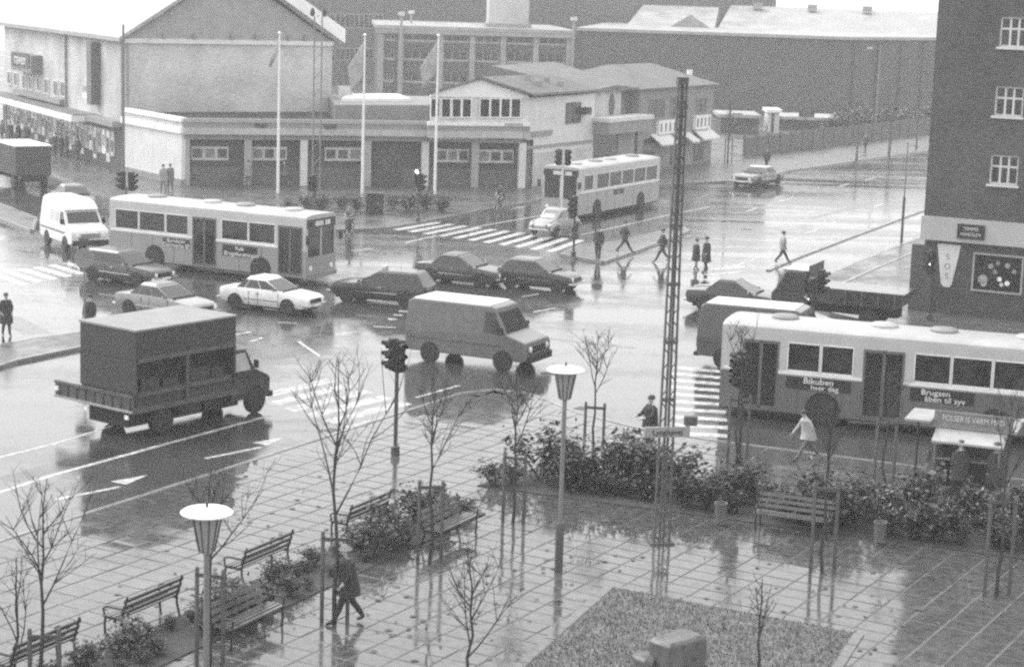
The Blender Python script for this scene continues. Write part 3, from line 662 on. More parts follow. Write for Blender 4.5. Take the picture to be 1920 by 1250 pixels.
MB().bx(0, 46, 47, 60, 0, wz + .2).build('wall', M_fbrick, shed)
# a further block at the back, between hall and factory
bk_ = atdepth(590, 30, 262); 
rear, rat = facade('rear_factory', 'distant dark factory with a band of tall windows behind the hall', (bk_.x - 14, bk_.y), 3)
MB().bx(0, 75, 0, 14, 0, 18.5).build('wall', mat('rear_brick', .08, .8, .15, .3), rear)
for r_, (ya, yb) in enumerate(((28, 52), (92, 112))):
    for px in range(585, 716, 9):
        a = rat(px, ya); c = rat(px + 6.5, yb); f = MB().bx(a[0] - .12, c[0] + .12, -.05, -.003, c[1] - .12, a[1] + .12).build('window', M_fpil, rear); MB().bx(a[0], c[0], -.07, -.051, c[1], a[1]).build('pane', glass(), f)

# ---------------- brick apartment building on the right-hand corner
M_brick = brickmat('dark_brick', 0.06, 0.075, contrast=.3)
bc = G(1720, 588); bdeg = -26.5
apt, apat = facade('brick_apartment_house', 'dark brick corner house with white many-paned windows above a shop fascia', bc, bdeg)
zf0, zf1 = apat(1728, 447)[1], apat(1733, 404)[1]; W_ = 26; HT = 17.5
def ap_rect(x0, y0, x1, y1):
    a = apat((x0), (y0 + y1) / 2)[0]; c = apat(x1, (y0 + y1) / 2)[0]; xm = (x0 + x1) / 2
    return a, c, apat(xm, y1)[1], apat(xm, y0)[1]
wins = []
for (x0, y0, x1, y1) in ((1855, 291, 1909, 347), (1865, 163, 1918, 219), (1876, 33, 1928, 90)): wins.append(ap_rect(x0, y0, x1, y1))
wmid = wins[0]; wx0, wx1 = wmid[0], wmid[1]
ops = []
for k in range(4):
    zb = wins[0][2] + k * (wins[1][2] - wins[0][2])
    for j in range(5): ops.append((wx0 + j * 3.6, wx0 + j * 3.6 + (wx1 - wx0), zb, zb + (wins[0][3] - wins[0][2])))
b = MB(); wall_open(b, 0, W_, zf1 + .002, HT, 0, .5, ops); wl_ = b.build('wall', M_brick, apt)
MB().prism([(0, .501), (W_, .501), (W_, 12), (0, 12)], zf1 + .003, HT).build('side_wall', M_brick, apt)
MB().prism([(-.4, -.4), (W_, -.4), (W_, 12.4), (-.4, 12.4)], HT + .002, HT + .5).build('roof', M_trim, apt)
for (a, c, zb, zt) in ops:
    f = window(apt, M_offw, a + .08, c - .08, zb + .08, zt - .08, .22, 3, .62, fw=.09, depth=.1)
    MB().bx(a - .08, c + .08, -.1, .1, zb - .09, zb).build('sill', M_offw, f)
bx0 = apat(1722, 500)[0]
MB().bx(-.05, W_, -.22, .3, zf0, zf1).build('fascia', mat('fascia_pale2', .36, .6, .1, 1), apt)
MB().bx(.1, W_, 0.05, 12, 0, zf0 - .002).build('shop_wall', mat('dark_shop_wall', .05, .5, .3, 1.5), apt)
a, c, z0, z1 = ap_rect(1798, 420, 1849, 447)
sg = MB().bx(a, c, -.30, -.225, z0, z1).build('name_board', M_black, apt)
for k, tx in enumerate(('TØMMER', 'HANDELEN')):
    lettering(tx, .2, M_offw, sg, ((a + c) / 2, -.305, z1 - .2 - k * .24), (R(90), 0, 0), squeeze=.85)
a, c, z0, z1 = ap_rect(1826, 480, 1915, 546)
f = window(apt, mat('shop_frame2', .3, .5), a, c, z0, z1, .02, 1, fw=.08)
for (u, v, r_, g_) in ((.2, .3, .22, .3), (.22, .2, .15, .4), (.55, .35, .11, .7), (.72, .25, .11, .75), (.6, .2, .09, .5), (.35, .7, .12, .25), (.7, .75, .12, .28), (.45, .55, .1, .2), (.85, .6, .1, .2), (.5, .8, .1, .2)):
    MB().lathe([(r_ * .9, -.04), (r_, .0)], 10, (a + (c - a) * u, -.035, z0 + (z1 - z0) * v), 'y').build('display_item', mat('display_item%d' % int(g_ * 100), g_, .5, .3, 6), f)
# the tapering banner on the shop wall
x0, x1 = apat(1757, 500)[0], apat(1797, 500)[0]; zb, zt = apat(1775, 538)[1], apat(1775, 458)[1]
bn = MB().sideprism([(x0 - .05, zt), (x1 + .05, zt), (x1 - .25, zb + .12), (x1 - .35, zb), (x0 + .35, zb), (x0 + .22, zb + .12)], .0, .045).build('tapered_sign', M_offw, apt)
for k, tx in enumerate('SOS'):
    lettering(tx, .36, M_trim, bn, ((x0 + x1) / 2 - .02, -.005, zt - .55 - k * .42), (R(90), R(-8), 0))
MB().bx(-.45, .6, .02, .4, .1, zf0 - .3).build('corner_pier', M_brick, apt)
# ---------------- boundary wall and sheds on the far side of the right-hand street
wa_, wbk = G(1395, 296), G(1745, 252)
wdg2 = math.degrees(math.atan2(wbk.y - wa_.y, wbk.x - wa_.x))
bw_, bwt = facade('boundary_wall', 'grey boarded yard wall running along the far side of the right-hand street', wa_, wdg2, 'wall')
WLn = (wbk - wa_).length + 12
zt = bwt(1560, 240)[1]
npan = 24
for i in range(npan):
    x = WLn * i / npan; MB().bx(x + .06, x + WLn / npan - .06, -.04, .06, .12, zt + rnd.uniform(-.05, .05)).build('board_panel', mat('yard_wall', .12, .7, .2, .8, streak=.4), bw_)
    MB().bx(x - .06, x + .06, -.1, .12, .12, zt + .12).build('post', mat('yard_post', .09, .7), bw_)
def yard_shed(name, label, x0, x1, ytop, ybot, Y, mroof, mwall, depth=6):
    a = atdepth(x0, ytop, Y); c = atdepth(x1, ytop + (x1 - x0) * .02, Y); dg = math.degrees(math.atan2(c.y - a.y, c.x - a.x)); L = (c - a).length
    t = thing(name, label, 'shed', (a.x, a.y, 0), R(dg), 'yard sheds behind the wall')
    MB().bx(0, L, 0, depth, 0, a.z - .3).build('wall', mwall, t); MB().bx(-.2, L + .2, -.35, depth + .3, a.z - .298, a.z).build('roof', mroof, t)
    MB().bx(L * .3, L * .55, -.05, -.003, .2, 2.1).build('door', M_dark, t); return t
yard_shed('yard_shed', 'small dark shed with bright white roof next to the corner shop', 1352, 1424, 214, 290, 192, M_roofw, mat('shed_dark', .06, .7))
yard_shed('yard_shed', 'long low shed with grey patchy roof behind the yard wall', 1462, 1580, 218, 270, 200, mat('patchy_roof', .35, .5, .5, 1), mat('shed_dark', .06, .7))
yard_shed('yard_hut', 'tiny pale hut between the two yard sheds', 1441, 1462, 205, 270, 195, M_white, M_offw, 3)
# ================================================================== vehicles (local x forward, y left, z up)
M_tyre = mat('tyre_rubber', 0.018, 0.7, 0.3, 8)
M_rim = mat('wheel_rim', 0.3, 0.35, 0.2, 6, metal=.5)
M_chrome = mat('chrome', 0.6, 0.18, 0.1, 6, metal=.9)
M_lampw = mat('lamp_glass', 0.75, 0.1, 0.1, 8)
M_lampr = mat('rear_lamp_glass', 0.12, 0.15, 0.2, 8)
M_under = mat('underbody', 0.012, 0.8, 0.3, 3)
M_autog = glass('car_glass', 0.03, 0.08)
def paint(v, nm=None): return mat('car_paint_%03d' % int(v * 1000), v, 0.3, 0.14, 2.2, coat=.5, streak=.25)
_wheel_me = {}
def wheel(parent, x, y, r, wd, side):
    key = (round(r, 3), round(wd, 3))
    if key not in _wheel_me:
        t = MB().lathe([(r * .62, -wd / 2), (r * .93, -wd / 2), (r, -wd * .3), (r, wd * .3), (r * .93, wd / 2), (r * .62, wd / 2)], 20, axis='y').build('tyre', M_tyre, None, smooth=True)
        c = MB().lathe([(r * .63, -wd * .36), (r * .63, wd * .42), (r * .5, wd * .44), (r * .2, wd * .36), (r * .16, wd * .46), (0.01, wd * .47)], 16, axis='y').build('rim', M_rim, None, smooth=True)
        _wheel_me[key] = (t.data, c.data); bpy.data.objects.remove(t); bpy.data.objects.remove(c)
    w_ = inst(_wheel_me[key][0], 'wheel', parent, (x, y, r)); w_.rotation_euler = (0, 0, 0 if side < 0 else math.pi)
    inst(_wheel_me[key][1], 'rim', w_, (0, 0, 0))
    return w_
def ring(x, hw, z0, z1, belt=.55, tuck=.9, top=.94):
    # a rounded body cross-section at station x
    h = z1 - z0
    pts = [(-hw * .72, z0), (-hw * tuck, z0 + h * .08), (-hw * .985, z0 + h * .3), (-hw, z0 + h * belt), (-hw * .97, z0 + h * .85), (-hw * top, z0 + h * .96), (-hw * .55, z1)]
    return [(x, y, z) for y, z in pts] + [(x, -y, z) for y, z in reversed(pts)]
CARS = dict(
    sedan=dict(L=4.35, W=1.68, H=1.42, prof=[(-2.17, .42, .80, .80), (-2.1, .30, .88, .93), (-1.6, .22, .93, .97), (-.9, .2, .95, 1), (.6, .2, .94, 1), (1.3, .2, .88, .99), (1.9, .24, .80, .95), (2.12, .32, .74, .88), (2.18, .42, .66, .82)], gh=[(-1.35, .93), (-.78, 1), (.05, 1), (.95, .93)], wb=(-1.28, 1.3), wr=.31),
    estate=dict(L=4.5, W=1.7, H=1.46, prof=[(-2.24, .42, .85, .84), (-2.18, .3, .93, .95), (-1.5, .22, .95, 1), (-.9, .2, .95, 1), (.6, .2, .94, 1), (1.35, .2, .89, .99), (1.98, .24, .82, .95), (2.2, .32, .75, .88), (2.26, .42, .68, .82)], gh=[(-2.15, .93), (-1.8, 1), (.05, 1), (.9, .93)], wb=(-1.35, 1.35), wr=.31),
    hatch=dict(L=3.8, W=1.6, H=1.4, prof=[(-1.88, .42, .86, .84), (-1.82, .3, .95, .95), (-1.2, .22, .95, 1), (.5, .2, .93, 1), (1.1, .2, .88, .99), (1.65, .24, .8, .94), (1.84, .32, .72, .86), (1.9, .42, .66, .8)], gh=[(-1.75, .93), (-1.3, 1), (.0, 1), (.8, .93)], wb=(-1.15, 1.2), wr=.29),
    american=dict(L=5.0, W=1.9, H=1.4, prof=[(-2.5, .42, .82, .86), (-2.42, .3, .9, .97), (-1.7, .24, .93, 1), (.4, .22, .93, 1), (1.3, .22, .9, 1), (2.2, .26, .86, .98), (2.44, .32, .8, .93), (2.5, .42, .72, .88)], gh=[(-1.35, .94), (-.75, 1), (.05, 1), (.75, .94)], wb=(-1.45, 1.5), wr=.34),
    saloon=dict(L=4.72, W=1.79, H=1.44, prof=[(-2.36, .42, .82, .82), (-2.3, .3, .92, .95), (-1.7, .22, .96, .99), (-.9, .2, .96, 1), (.6, .2, .96, 1), (1.4, .2, .92, .99), (2.1, .24, .86, .95), (2.3, .32, .8, .9), (2.36, .42, .7, .85)], gh=[(-1.55, .93), (-.92, 1), (.0, 1), (.85, .93)], wb=(-1.4, 1.4), wr=.32))
def make_car(style, label, loc, deg, v, group=None, roofv=None, name='car', lampson=True):
    c = CARS[style]; t = thing(name, label, 'car', loc, R(deg), group); hw = c['W'] / 2; P = paint(v); H = c['H']; mir = 1
    MB().loft([ring(x, hw * k, z0, z1) for x, z0, z1, k in c['prof']]).build('body', P, t, smooth=True)
    belt = .925
    def gring(x, z, k): return None
    (xr0, _a), (xr1, _b), (xf1, _c), (xf0, _d) = c['gh']; hb, ht = hw * .93, hw * .74
    # glass house: sloped on all four sides; panes stand a little proud of the pillars
    def frust(x0, x1, x2, x3, yb, yt, z0, z1):
        return [[(x0, -yb, z0), (x3, -yb, z0), (x3, yb, z0), (x0, yb, z0)], [(x1, -yt, z1), (x2, -yt, z1), (x2, yt, z1), (x1, yt, z1)]]
    zt = H - .07
    MB().loft(frust(xr0, xr1, xf1, xf0, hb, ht, belt - .06, zt)).build('cabin', P, t, bevel=.03)
    RM = paint(roofv) if roofv else P
    MB().loft([[(xr1 - .05, -ht - .02, zt - .03), (xf1 + .05, -ht - .02, zt - .03), (xf1 + .05, ht + .02, zt - .03), (xr1 - .05, ht + .02, zt - .03)], [(xr1 + .06, -ht + .1, H), (xf1 - .06, -ht + .1, H), (xf1 - .06, ht - .1, H), (xr1 + .06, ht - .1, H)]]).build('roof', RM, t, bevel=.04)
    def side_pane(xa0, xb0, xa1, xb1, sgn):
        z0, z1 = belt + .03, zt - .06; k0 = hb - (hb - ht) * (z0 - belt + .06) / (zt - belt + .06); k1 = hb - (hb - ht) * (z1 - belt + .06) / (zt - belt + .06); o = .008
        MB()._add([(xa0, sgn * (k0 + o), z0), (xb0, sgn * (k0 + o), z0), (xb1, sgn * (k1 + o), z1), (xa1, sgn * (k1 + o), z1), (xa0, sgn * (k0 - .02), z0), (xb0, sgn * (k0 - .02), z0), (xb1, sgn * (k1 - .02), z1), (xa1, sgn * (k1 - .02), z1)], [(0, 1, 2, 3), (4, 7, 6, 5), (0, 4, 5, 1), (1, 5, 6, 2), (2, 6, 7, 3), (3, 7, 4, 0)]).build('side_window', M_autog, t)
    lo0, lo1 = xr0 + (xr1 - xr0) * .15, xf0 - (xf0 - xf1) * .12; hi0, hi1 = xr1 - (xr1 - xr0) * .12, xf1 + (xf0 - xf1) * .1
    for s in (-1, 1):
        cuts = [0, .30, .64, 1] if style == 'estate' else [0, .2, .58, 1] if style != 'hatch' else [0, .4, 1]
        for a, b_ in zip(cuts[:-1], cuts[1:]):
            e = .02
            side_pane(lo0 + (lo1 - lo0) * a + e, lo0 + (lo1 - lo0) * b_ - e, hi0 + (hi1 - hi0) * a + e, hi0 + (hi1 - hi0) * b_ - e, s)
        for xs_ in (xr0 + .75, (xr0 + xf0) / 2 + .05, xf0 - .1): MB().bx(xs_ - .007, xs_ + .007, *sorted((s * hw * .9, s * (hw * 1.001 + .002))), .32, .84).build('door_seam', M_under, t)
        MB().bx(c['wb'][0] + .42, c['wb'][1] - .42, *sorted((s * hw * .95, s * (hw + .012))), .50, .54).build('side_trim', M_chrome, t)
        MB().bx(-.25, -.08, s * hw * .985 - .02, s * hw * .985 + .02, .74, .78).build('door_handle', M_chrome, t)
        MB().box((xf0 - .25, s * (hw + .04), .98), (.06, .16, .11)).build('door_mirror', M_chrome, t)
        for x in c['wb']:
            MB().lathe([(c['wr'] * 1.16, -.02), (c['wr'] * 1.16, .02)], 18, (x, s * (hw * .985 - .01), c['wr'] + .02), 'y').build('wheel_arch', M_under, t)
            wheel(t, x, s * (hw - .075), c['wr'], .19, -1 if s < 0 else 1)
    for nm, xa, xb, sg in (('windscreen', xf0, xf1, 1), ('rear_window', xr0, xr1, -1)):
        f0, f1 = .12, .9; q = []
        for f_ in (f0, f1):
            x = xa + (xb - xa) * f_; z = belt - .06 + (zt - belt + .06) * f_; y = (hb + (ht - hb) * f_) - .07; q += [(x + sg * .012, -y, z), (x + sg * .012, y, z)]
        q2 = [(x - sg * .03, y, z) for x, y, z in q]
        MB()._add(q + q2, [(0, 1, 3, 2), (4, 6, 7, 5), (0, 4, 5, 1), (2, 3, 7, 6), (0, 2, 6, 4), (1, 5, 7, 3)]).build(nm, M_autog, t)
    xF, xR = c['prof'][-1][0], c['prof'][0][0]
    for s in (-1, 1):
        MB().lathe([(.10, -.06), (.10, .03), (.06, .05)], 12, (xF - .03, s * hw * .66, .60), 'x').build('headlight', M_lampw, t, smooth=True)
        MB().bx(xR - .02, xR + .05, s * hw * .62 - .14, s * hw * .62 + .14, .58, .7).build('rear_light', M_lampr, t)
    MB().bx(xF - .05, xF + .015, -hw * .5, hw * .5, .5, .68).build('grille', M_black, t)
    MB().bx(xF - .12, xF + .09, -hw * .9, hw * .9, .38, .48).build('front_bumper', M_chrome, t, bevel=.02); MB().bx(xR - .09, xR + .12, -hw * .9, hw * .9, .38, .48).build('rear_bumper', M_chrome, t, bevel=.02)
    MB().bx(xF + .091, xF + .1, -.26, .26, .38, .49).build('number_plate', M_white, t)
    MB().bx(xf0 + .02, xf0 + .035, -hw * .8, hw * .8, .90, .965).build('scuttle_seam', M_under, t)
    MB().bx(xR + .3, xF - .3, -hw * .7, hw * .7, .16, .3).build('underbody', M_under, t)
    return t
def near_side(px, py, deg, W, along=0.0):
    # centre of a vehicle whose camera-side wheels touch the ground at this pixel
    p = G(px, py); d = dirv(deg); n = Vector((-d.y, d.x, 0))
    if n.y < 0: n = -n
    q = p + n * (W * .5) + d * along; q.z = 0
    return q
make_car('sedan', 'white saloon car with its right side to us, in front of the left bus', near_side(488, 585, -26, 1.68), -26, .72)
make_car('sedan', 'mid-grey saloon with bright headlamps just above the box truck roof', near_side(284, 599, -33, 1.68), -33, .24)
make_car('estate', 'dark estate car beside the rear wheel of the left bus', near_side(214, 533, -32, 1.7), -32, .05, roofv=.12)
taxi = make_car('estate', 'long dark taxi estate facing left behind the moving grey van', near_side(704, 571, 163, 1.7), 163, .03)
MB().box((-.1, 0, 1.53), (.16, .42, .16)).build('roof_sign', M_offw, taxi, bevel=.02)
MB().path([(-1.0, .5, 1.42), (-1.05, .5, 1.85)], .012, 5).build('aerial', M_chrome, taxi)
make_car('sedan', 'dark saloon with pale windscreen behind the taxi, left of its darker twin', near_side(852, 535, -25, 1.68), -25, .045)
make_car('hatch', 'dark hatchback ahead of the dark saloon at the middle of the crossing', near_side(998, 545, -25, 1.6), -25, .04)
make_car('american', 'wide two-tone saloon coming down the right-hand street', G(1420, 347), -124, .14, roofv=.5)
make_car('sedan', 'dark car almost hidden behind the pale-roofed van', near_side(1372, 588, -22, 1.68), -22, .035)
make_car('sedan', 'dark saloon half hidden behind the white van', near_side(112, 392, -62, 1.68), -62, .08, roofv=.3)

# ---------------- the rounded little car behind the far zebra
def beetle(loc, deg):
    t = thing('beetle_car', 'pale round-backed little car waiting behind the far zebra crossing', 'car', loc, R(deg)); P = paint(.3)
    st = [(-2.0, .4, .55, .35), (-1.9, .3, .78, .5), (-1.5, .25, .95, .62), (-.9, .22, .98, .66), (.5, .22, .95, .66), (1.1, .26, .92, .6), (1.6, .3, .82, .5), (1.88, .38, .62, .34)]
    MB().loft([ring(x, hw, z0, z1) for x, z0, z1, hw in st]).build('body', P, t, smooth=True)
    g = [(-1.45, .55, .93, .98), (-1.1, .6, .93, 1.22), (-.55, .6, .93, 1.44), (.0, .6, .93, 1.49), (.35, .59, .93, 1.4), (.78, .55, .92, .97)]
    MB().loft([ring(x, hw, z0 - .1, z1, belt=.1, top=.8) for x, hw, z0, z1 in g]).build('cabin', P, t, smooth=True)
    for s in (-1, 1):
        MB().sideprism([(-.95, 1.0), (-.1, 1.0), (-.1, 1.34), (-.6, 1.32)], s * .565 - .02, s * .565 + .02).build('side_window', M_autog, t); MB().sideprism([(-.02, 1.0), (.58, 1.0), (.3, 1.3), (-.02, 1.35)], s * .56 - .02, s * .56 + .02).build('side_window', M_autog, t)
        for x in (-1.2, 1.2):
            b = MB(); pts = []
            for k in range(9):
                a_ = math.pi * (k / 8) ; pts.append((x + math.cos(a_) * .46, s * .66, .32 + math.sin(a_) * .38))
            b.path(pts, [.1, .13, .15, .16, .16, .16, .15, .13, .1], 8); b.build('mudguard', P, t, smooth=True)
            wheel(t, x, s * .66, .31, .16, -1 if s < 0 else 1)
        MB().lathe([(.1, -.08), (.1, .03), (.05, .06)], 12, (1.72, s * .55, .66), 'x').build('headlight', M_lampw, t, smooth=True)
    MB()._add([(.74, -.45, 1.0), (.74, .45, 1.0), (.4, .4, 1.36), (.4, -.4, 1.36), (.70, -.45, 1.0), (.70, .45, 1.0), (.36, .4, 1.36), (.36, -.4, 1.36)], [(0, 1, 2, 3), (7, 6, 5, 4), (0, 4, 5, 1), (1, 5, 6, 2), (2, 6, 7, 3), (3, 7, 4, 0)]).build('windscreen', M_autog, t)
    MB().bx(1.92, 2.0, -.62, .62, .36, .45).build('front_bumper', M_chrome, t, bevel=.02); MB().bx(-2.08, -2.0, -.62, .62, .38, .47).build('rear_bumper', M_chrome, t, bevel=.02)
beetle(near_side(1062, 440, 61, 1.5) , -119)

# ---------------- vans
def make_van(label, loc, deg, v, vroof, L=4.9, W=1.95, H=2.3, high=0, windows=False, vlow=None):
    t = thing('van', label, 'van', loc, R(deg)); P = paint(v); hw = W / 2; h = H
    pr = [(-L / 2, .45), (-L / 2 - .02, 1.1), (-L / 2 + .06, h - .12), (-L / 2 + .2, h), (L / 2 - 1.55, h), (L / 2 - 1.35, h - .06), (L / 2 - .82, 1.32), (L / 2 - .08, 1.1), (L / 2, .95), (L / 2 + .02, .5), (L / 2 - .1, .38), (-L / 2 + .1, .38)]
    rings = []
    for k, f in ((-1, .9), (-1, 1), (1, 1), (1, .9)): pass
    b = MB(); n = len(pr)
    def yw(z): return hw * (1 - .11 * max(0, (z - 1.15)) / (h - 1.15))
    vs = [(x, -yw(z), z) for x, z in pr] + [(x, yw(z), z) for x, z in pr]
    b._add(vs, [tuple(range(n)), tuple(range(2 * n - 1, n - 1, -1))] + [(i, n + i, n + (i + 1) % n, (i + 1) % n) for i in range(n)])
    b.build('body', P, t, bevel=.05, seg=3)
    RM = paint(vroof)
    if high:
        x0, x1 = -L / 2 + .1, L / 2 - 1.2; y = yw(h)
        MB().loft([[(x0 - .06, -y - .01, h - .1), (x1 + .1, -y - .01, h - .1), (x1 + .1, y + .01, h - .1), (x0 - .06, y + .01, h - .1)], [(x0, -y + .06, h + high * .7), (x1 - .35, -y + .06, h + high * .7), (x1 - .35, y - .06, h + high * .7), (x0, y - .06, h + high * .7)], [(x0 + .2, -y + .3, h + high), (x1 - .7, -y + .3, h + high), (x1 - .7, y - .3, h + high), (x0 + .2, y - .3, h + high)]]).build('roof', RM, t, bevel=.06)
    else:
        y = yw(h) - .04; MB().bx(-L / 2 + .25, L / 2 - 1.6, -y, y, h - .02, h + .035).build('roof', RM, t, bevel=.03)
    # glass
    z0, z1 = 1.38, h - .22; xa = L / 2 - .86; xb = L / 2 - 1.32
    def slope(z): return (L / 2 - .82) + ((L / 2 - 1.35) - (L / 2 - .82)) * (z - 1.32) / (h - .06 - 1.32)
    q = []
    for z in (z0, z1): q += [(slope(z) + .015, -yw(z) + .12, z), (slope(z) + .015, yw(z) - .12, z)]
    q2 = [(x - .05, y, z) for x, y, z in q]
    MB()._add(q + q2, [(0, 1, 3, 2), (4, 6, 7, 5), (0, 4, 5, 1), (2, 3, 7, 6), (0, 2, 6, 4), (1, 5, 7, 3)]).build('windscreen', M_autog, t)
    for s in (-1, 1):
        def sp(xs, nm, mm, o=.012):
            vs = [(x, s * (yw(z) + o), z) for x, z in xs] + [(x, s * (yw(z) - .03), z) for x, z in xs]; n = len(xs)
            MB()._add(vs, [tuple(range(n)), tuple(range(2 * n - 1, n - 1, -1))] + [(i, n + i, n + (i + 1) % n, (i + 1) % n) for i in range(n)]).build(nm, mm, t)
        sp([(L / 2 - 1.75, 1.32), (L / 2 - .98, 1.32), (L / 2 - 1.38, h - .2), (L / 2 - 1.75, h - .2)], 'side_window', M_autog)
        if windows:
            sp([(L / 2 - 2.5, 1.36), (L / 2 - 1.95, 1.36), (L / 2 - 1.95, h - .22), (L / 2 - 2.5, h - .22)], 'side_window', mat('curtained_glass', .45, .2))
            sp([(L / 2 - 3.3, 1.36), (L / 2 - 2.7, 1.36), (L / 2 - 2.7, h - .22), (L / 2 - 3.3, h - .22)], 'side_window', mat('curtained_glass', .45, .2))
        sp([(L / 2 - 1.8, .5), (L / 2 - 1.78, .5), (L / 2 - 1.78, h - .12), (L / 2 - 1.8, h - .12)], 'door_seam', M_under, .004)
        MB().bx(-L / 2 + .15, L / 2 - 1.0, s * hw - .012, s * hw + .014, .86, .92).build('rubbing_strip', M_under if v > .3 else paint(v * .6), t)
        for x in (-L / 2 + 1.05, L / 2 - .95):
            MB().lathe([(.40, -.02), (.40, .025)], 18, (x, s * (hw - .015), .36), 'y').build('wheel_arch', M_under, t); wheel(t, x, s * (hw - .06), .34, .2, -1 if s < 0 else 1)
        MB().lathe([(.11, -.05), (.11, .03), (.06, .05)], 12, (L / 2 + .0, s * hw * .68, .84), 'x').build('headlight', M_lampw, t, smooth=True)
        MB().box((L / 2 - 1.0, s * (hw + .1), 1.45), (.06, .18, .26)).build('door_mirror', M_black, t)
        MB().bx(-L / 2 - .03, -L / 2 + .03, s * (hw - .14) - .08, s * (hw - .14) + .08, .7, 1.05).build('rear_light', M_lampr, t)
    MB().bx(L / 2 - .02, L / 2 + .04, -hw * .5, hw * .5, .72, .95).build('grille', M_black if v < .4 else M_trim, t)
    MB().bx(L / 2 - .1, L / 2 + .12, -hw * .96, hw * .96, .36, .62).build('front_bumper', M_under, t, bevel=.03); MB().bx(-L / 2 - .12, -L / 2 + .1, -hw * .96, hw * .96, .36, .5).build('rear_bumper', M_under, t, bevel=.02)
    return t
make_van('white high-roofed van with dark bumper behind the left bus', near_side(104, 464, -57, 1.95), -57, .74, .8, 4.6, 1.95, 2.1, .42, True)
make_van('big grey delivery van with white roof crossing the middle of the junction', near_side(866, 686, -26, 2.0, .1), -26, .12, .75, 5.0, 2.0, 2.3)
make_van('dark van with pale roof mostly hidden behind the right-hand bus', near_side(1432, 697, -20, 2.0), -20, .07, .62, 5.2, 2.0, 2.35)

# ---------------- box truck in the near left lane
td = 53.0; tr = thing('box_truck', 'dark flatbed truck carrying a tall plain box, tailboard down, in the near left lane', 'truck', (0, 0, 0), R(td))
rr = G(255, 622, 3.32); rr.z = 0; dT = dirv(td); nT = Vector((-dT.y, dT.x, 0))
BW_, BLn = 2.5, 4.15
tr.location = rr + nT * (BW_ / 2)                   # origin: middle of the box's rear edge
M_box = mat('dark_box_panel', 0.035, 0.5, 0.12, .7, bump=.1, bscale=4); M_tk = paint(.03); M_tk2 = mat('truck_steel', .07, .5, .3, 3)
MB().bx(0, BLn, -BW_ / 2, BW_ / 2, 2.42, 3.3).build('box', M_box, tr, bevel=.02); MB().bx(0, .06, -BW_ / 2, BW_ / 2, 1.4, 2.415).build('rear_door', M_box, tr); MB().bx(.062, BLn, -BW_ / 2 + .4, BW_ / 2 - .05, 1.3, 2.415).build('inner_wall', M_under, tr)  # inner wall coloured darker to deepen the shade of the open side
MB().bx(BLn - .08, BLn, -BW_ / 2, -BW_ / 2 + .39, 1.0, 2.415).build('post', M_box, tr)
for x_, z_, w_, h_ in ((.3, 1.0, .7, .55), (1.15, 1.0, .6, .4), (2.3, 1.0, .8, .62), (3.2, 1.0, .5, .45)): MB().bx(x_, x_ + w_, -BW_ / 2 + .08, -BW_ / 2 + .38, z_ + .502, z_ + .502 + h_ * .6).build('crate', M_box, tr)
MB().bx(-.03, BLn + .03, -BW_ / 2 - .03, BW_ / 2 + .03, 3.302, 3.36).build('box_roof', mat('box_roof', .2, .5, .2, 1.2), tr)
for x in (2.05,): MB().bx(x - .06, x + .06, -BW_ / 2 - .05, -BW_ / 2 - .002, 1.0, 2.45).build('post', M_tk2, tr)
MB().bx(.05, BLn - .05, -BW_ / 2 - .045, -BW_ / 2 - .003, 2.36, 2.5).build('side_rail', M_tk2, tr); MB().bx(.08, 1.95, -BW_ / 2 - .05, -BW_ / 2 + .1, 1.32, 1.44).build('lower_rail', M_tk2, tr); MB().bx(2.15, 3.9, -BW_ / 2 - .05, -BW_ / 2 + .1, 1.34, 1.46).build('lower_rail', M_tk2, tr)
MB().bx(.02, BLn - .02, -BW_ / 2 + .05, BW_ / 2 - .05, 1.0, 1.499).build('load', M_box, tr)
MB().bx(-.1, BLn + .1, -BW_ / 2 + .0, BW_ / 2, .82, .998).build('bed', M_tk2, tr)
MB().bx(.0, BLn + .5, -.85, .85, .34, .815).build('chassis', M_under, tr)  # made wide and low so its dark colour stands in for underside shade
tb_ = MB().bx(-.14, -.08, -BW_ / 2, BW_ / 2 + 1.0, .86, 1.38).build('tailboard', M_tk2, tr)
for i in range(9): y = -BW_ / 2 + .1 + i * .4; MB().bx(-.17, -.141, y - .03, y + .03, .88, 1.36).build('rib', M_tk, tb_)
MB().bx(-.19, -.142, -BW_ / 2, BW_ / 2 + 1.0, .86, .93).build('rail', mat('pale_rail', .3, .4), tb_); MB().bx(-.19, -.142, -BW_ / 2, BW_ / 2 + 1.0, 1.31, 1.37).build('rail', M_tk2, tb_)
for y in (-1.05, .75, BW_ / 2 + .85): MB().box((-.2, y, .72 if y < 1 else 1.15), (.05, .14, .12)).build('rear_light', M_lampw, tr)
for s in (-1, 1):
    for x in (1.15,):
        wheel(tr, x, s * (BW_ / 2 - .18), .43, .28, -1 if s < 0 else 1)
        MB().bx(x - .55, x + .55, s * (BW_ / 2 - .2) - .2, s * (BW_ / 2 - .2) + .2, .83 - .03, .84).build('mudguard', M_under, tr)
    MB().bx(1.75, 2.7, s * (BW_ / 2 - .12) - .1, s * (BW_ / 2 - .12) + .1, .5, .8).build('shade_block', M_under, tr)  # dark blocks added between the wheels, standing in for shade under the bed
MB().bx(2.9, 3.4, -BW_ / 2 + .1, -BW_ / 2 + .5, .45, .8).build('fuel_tank', M_under, tr)
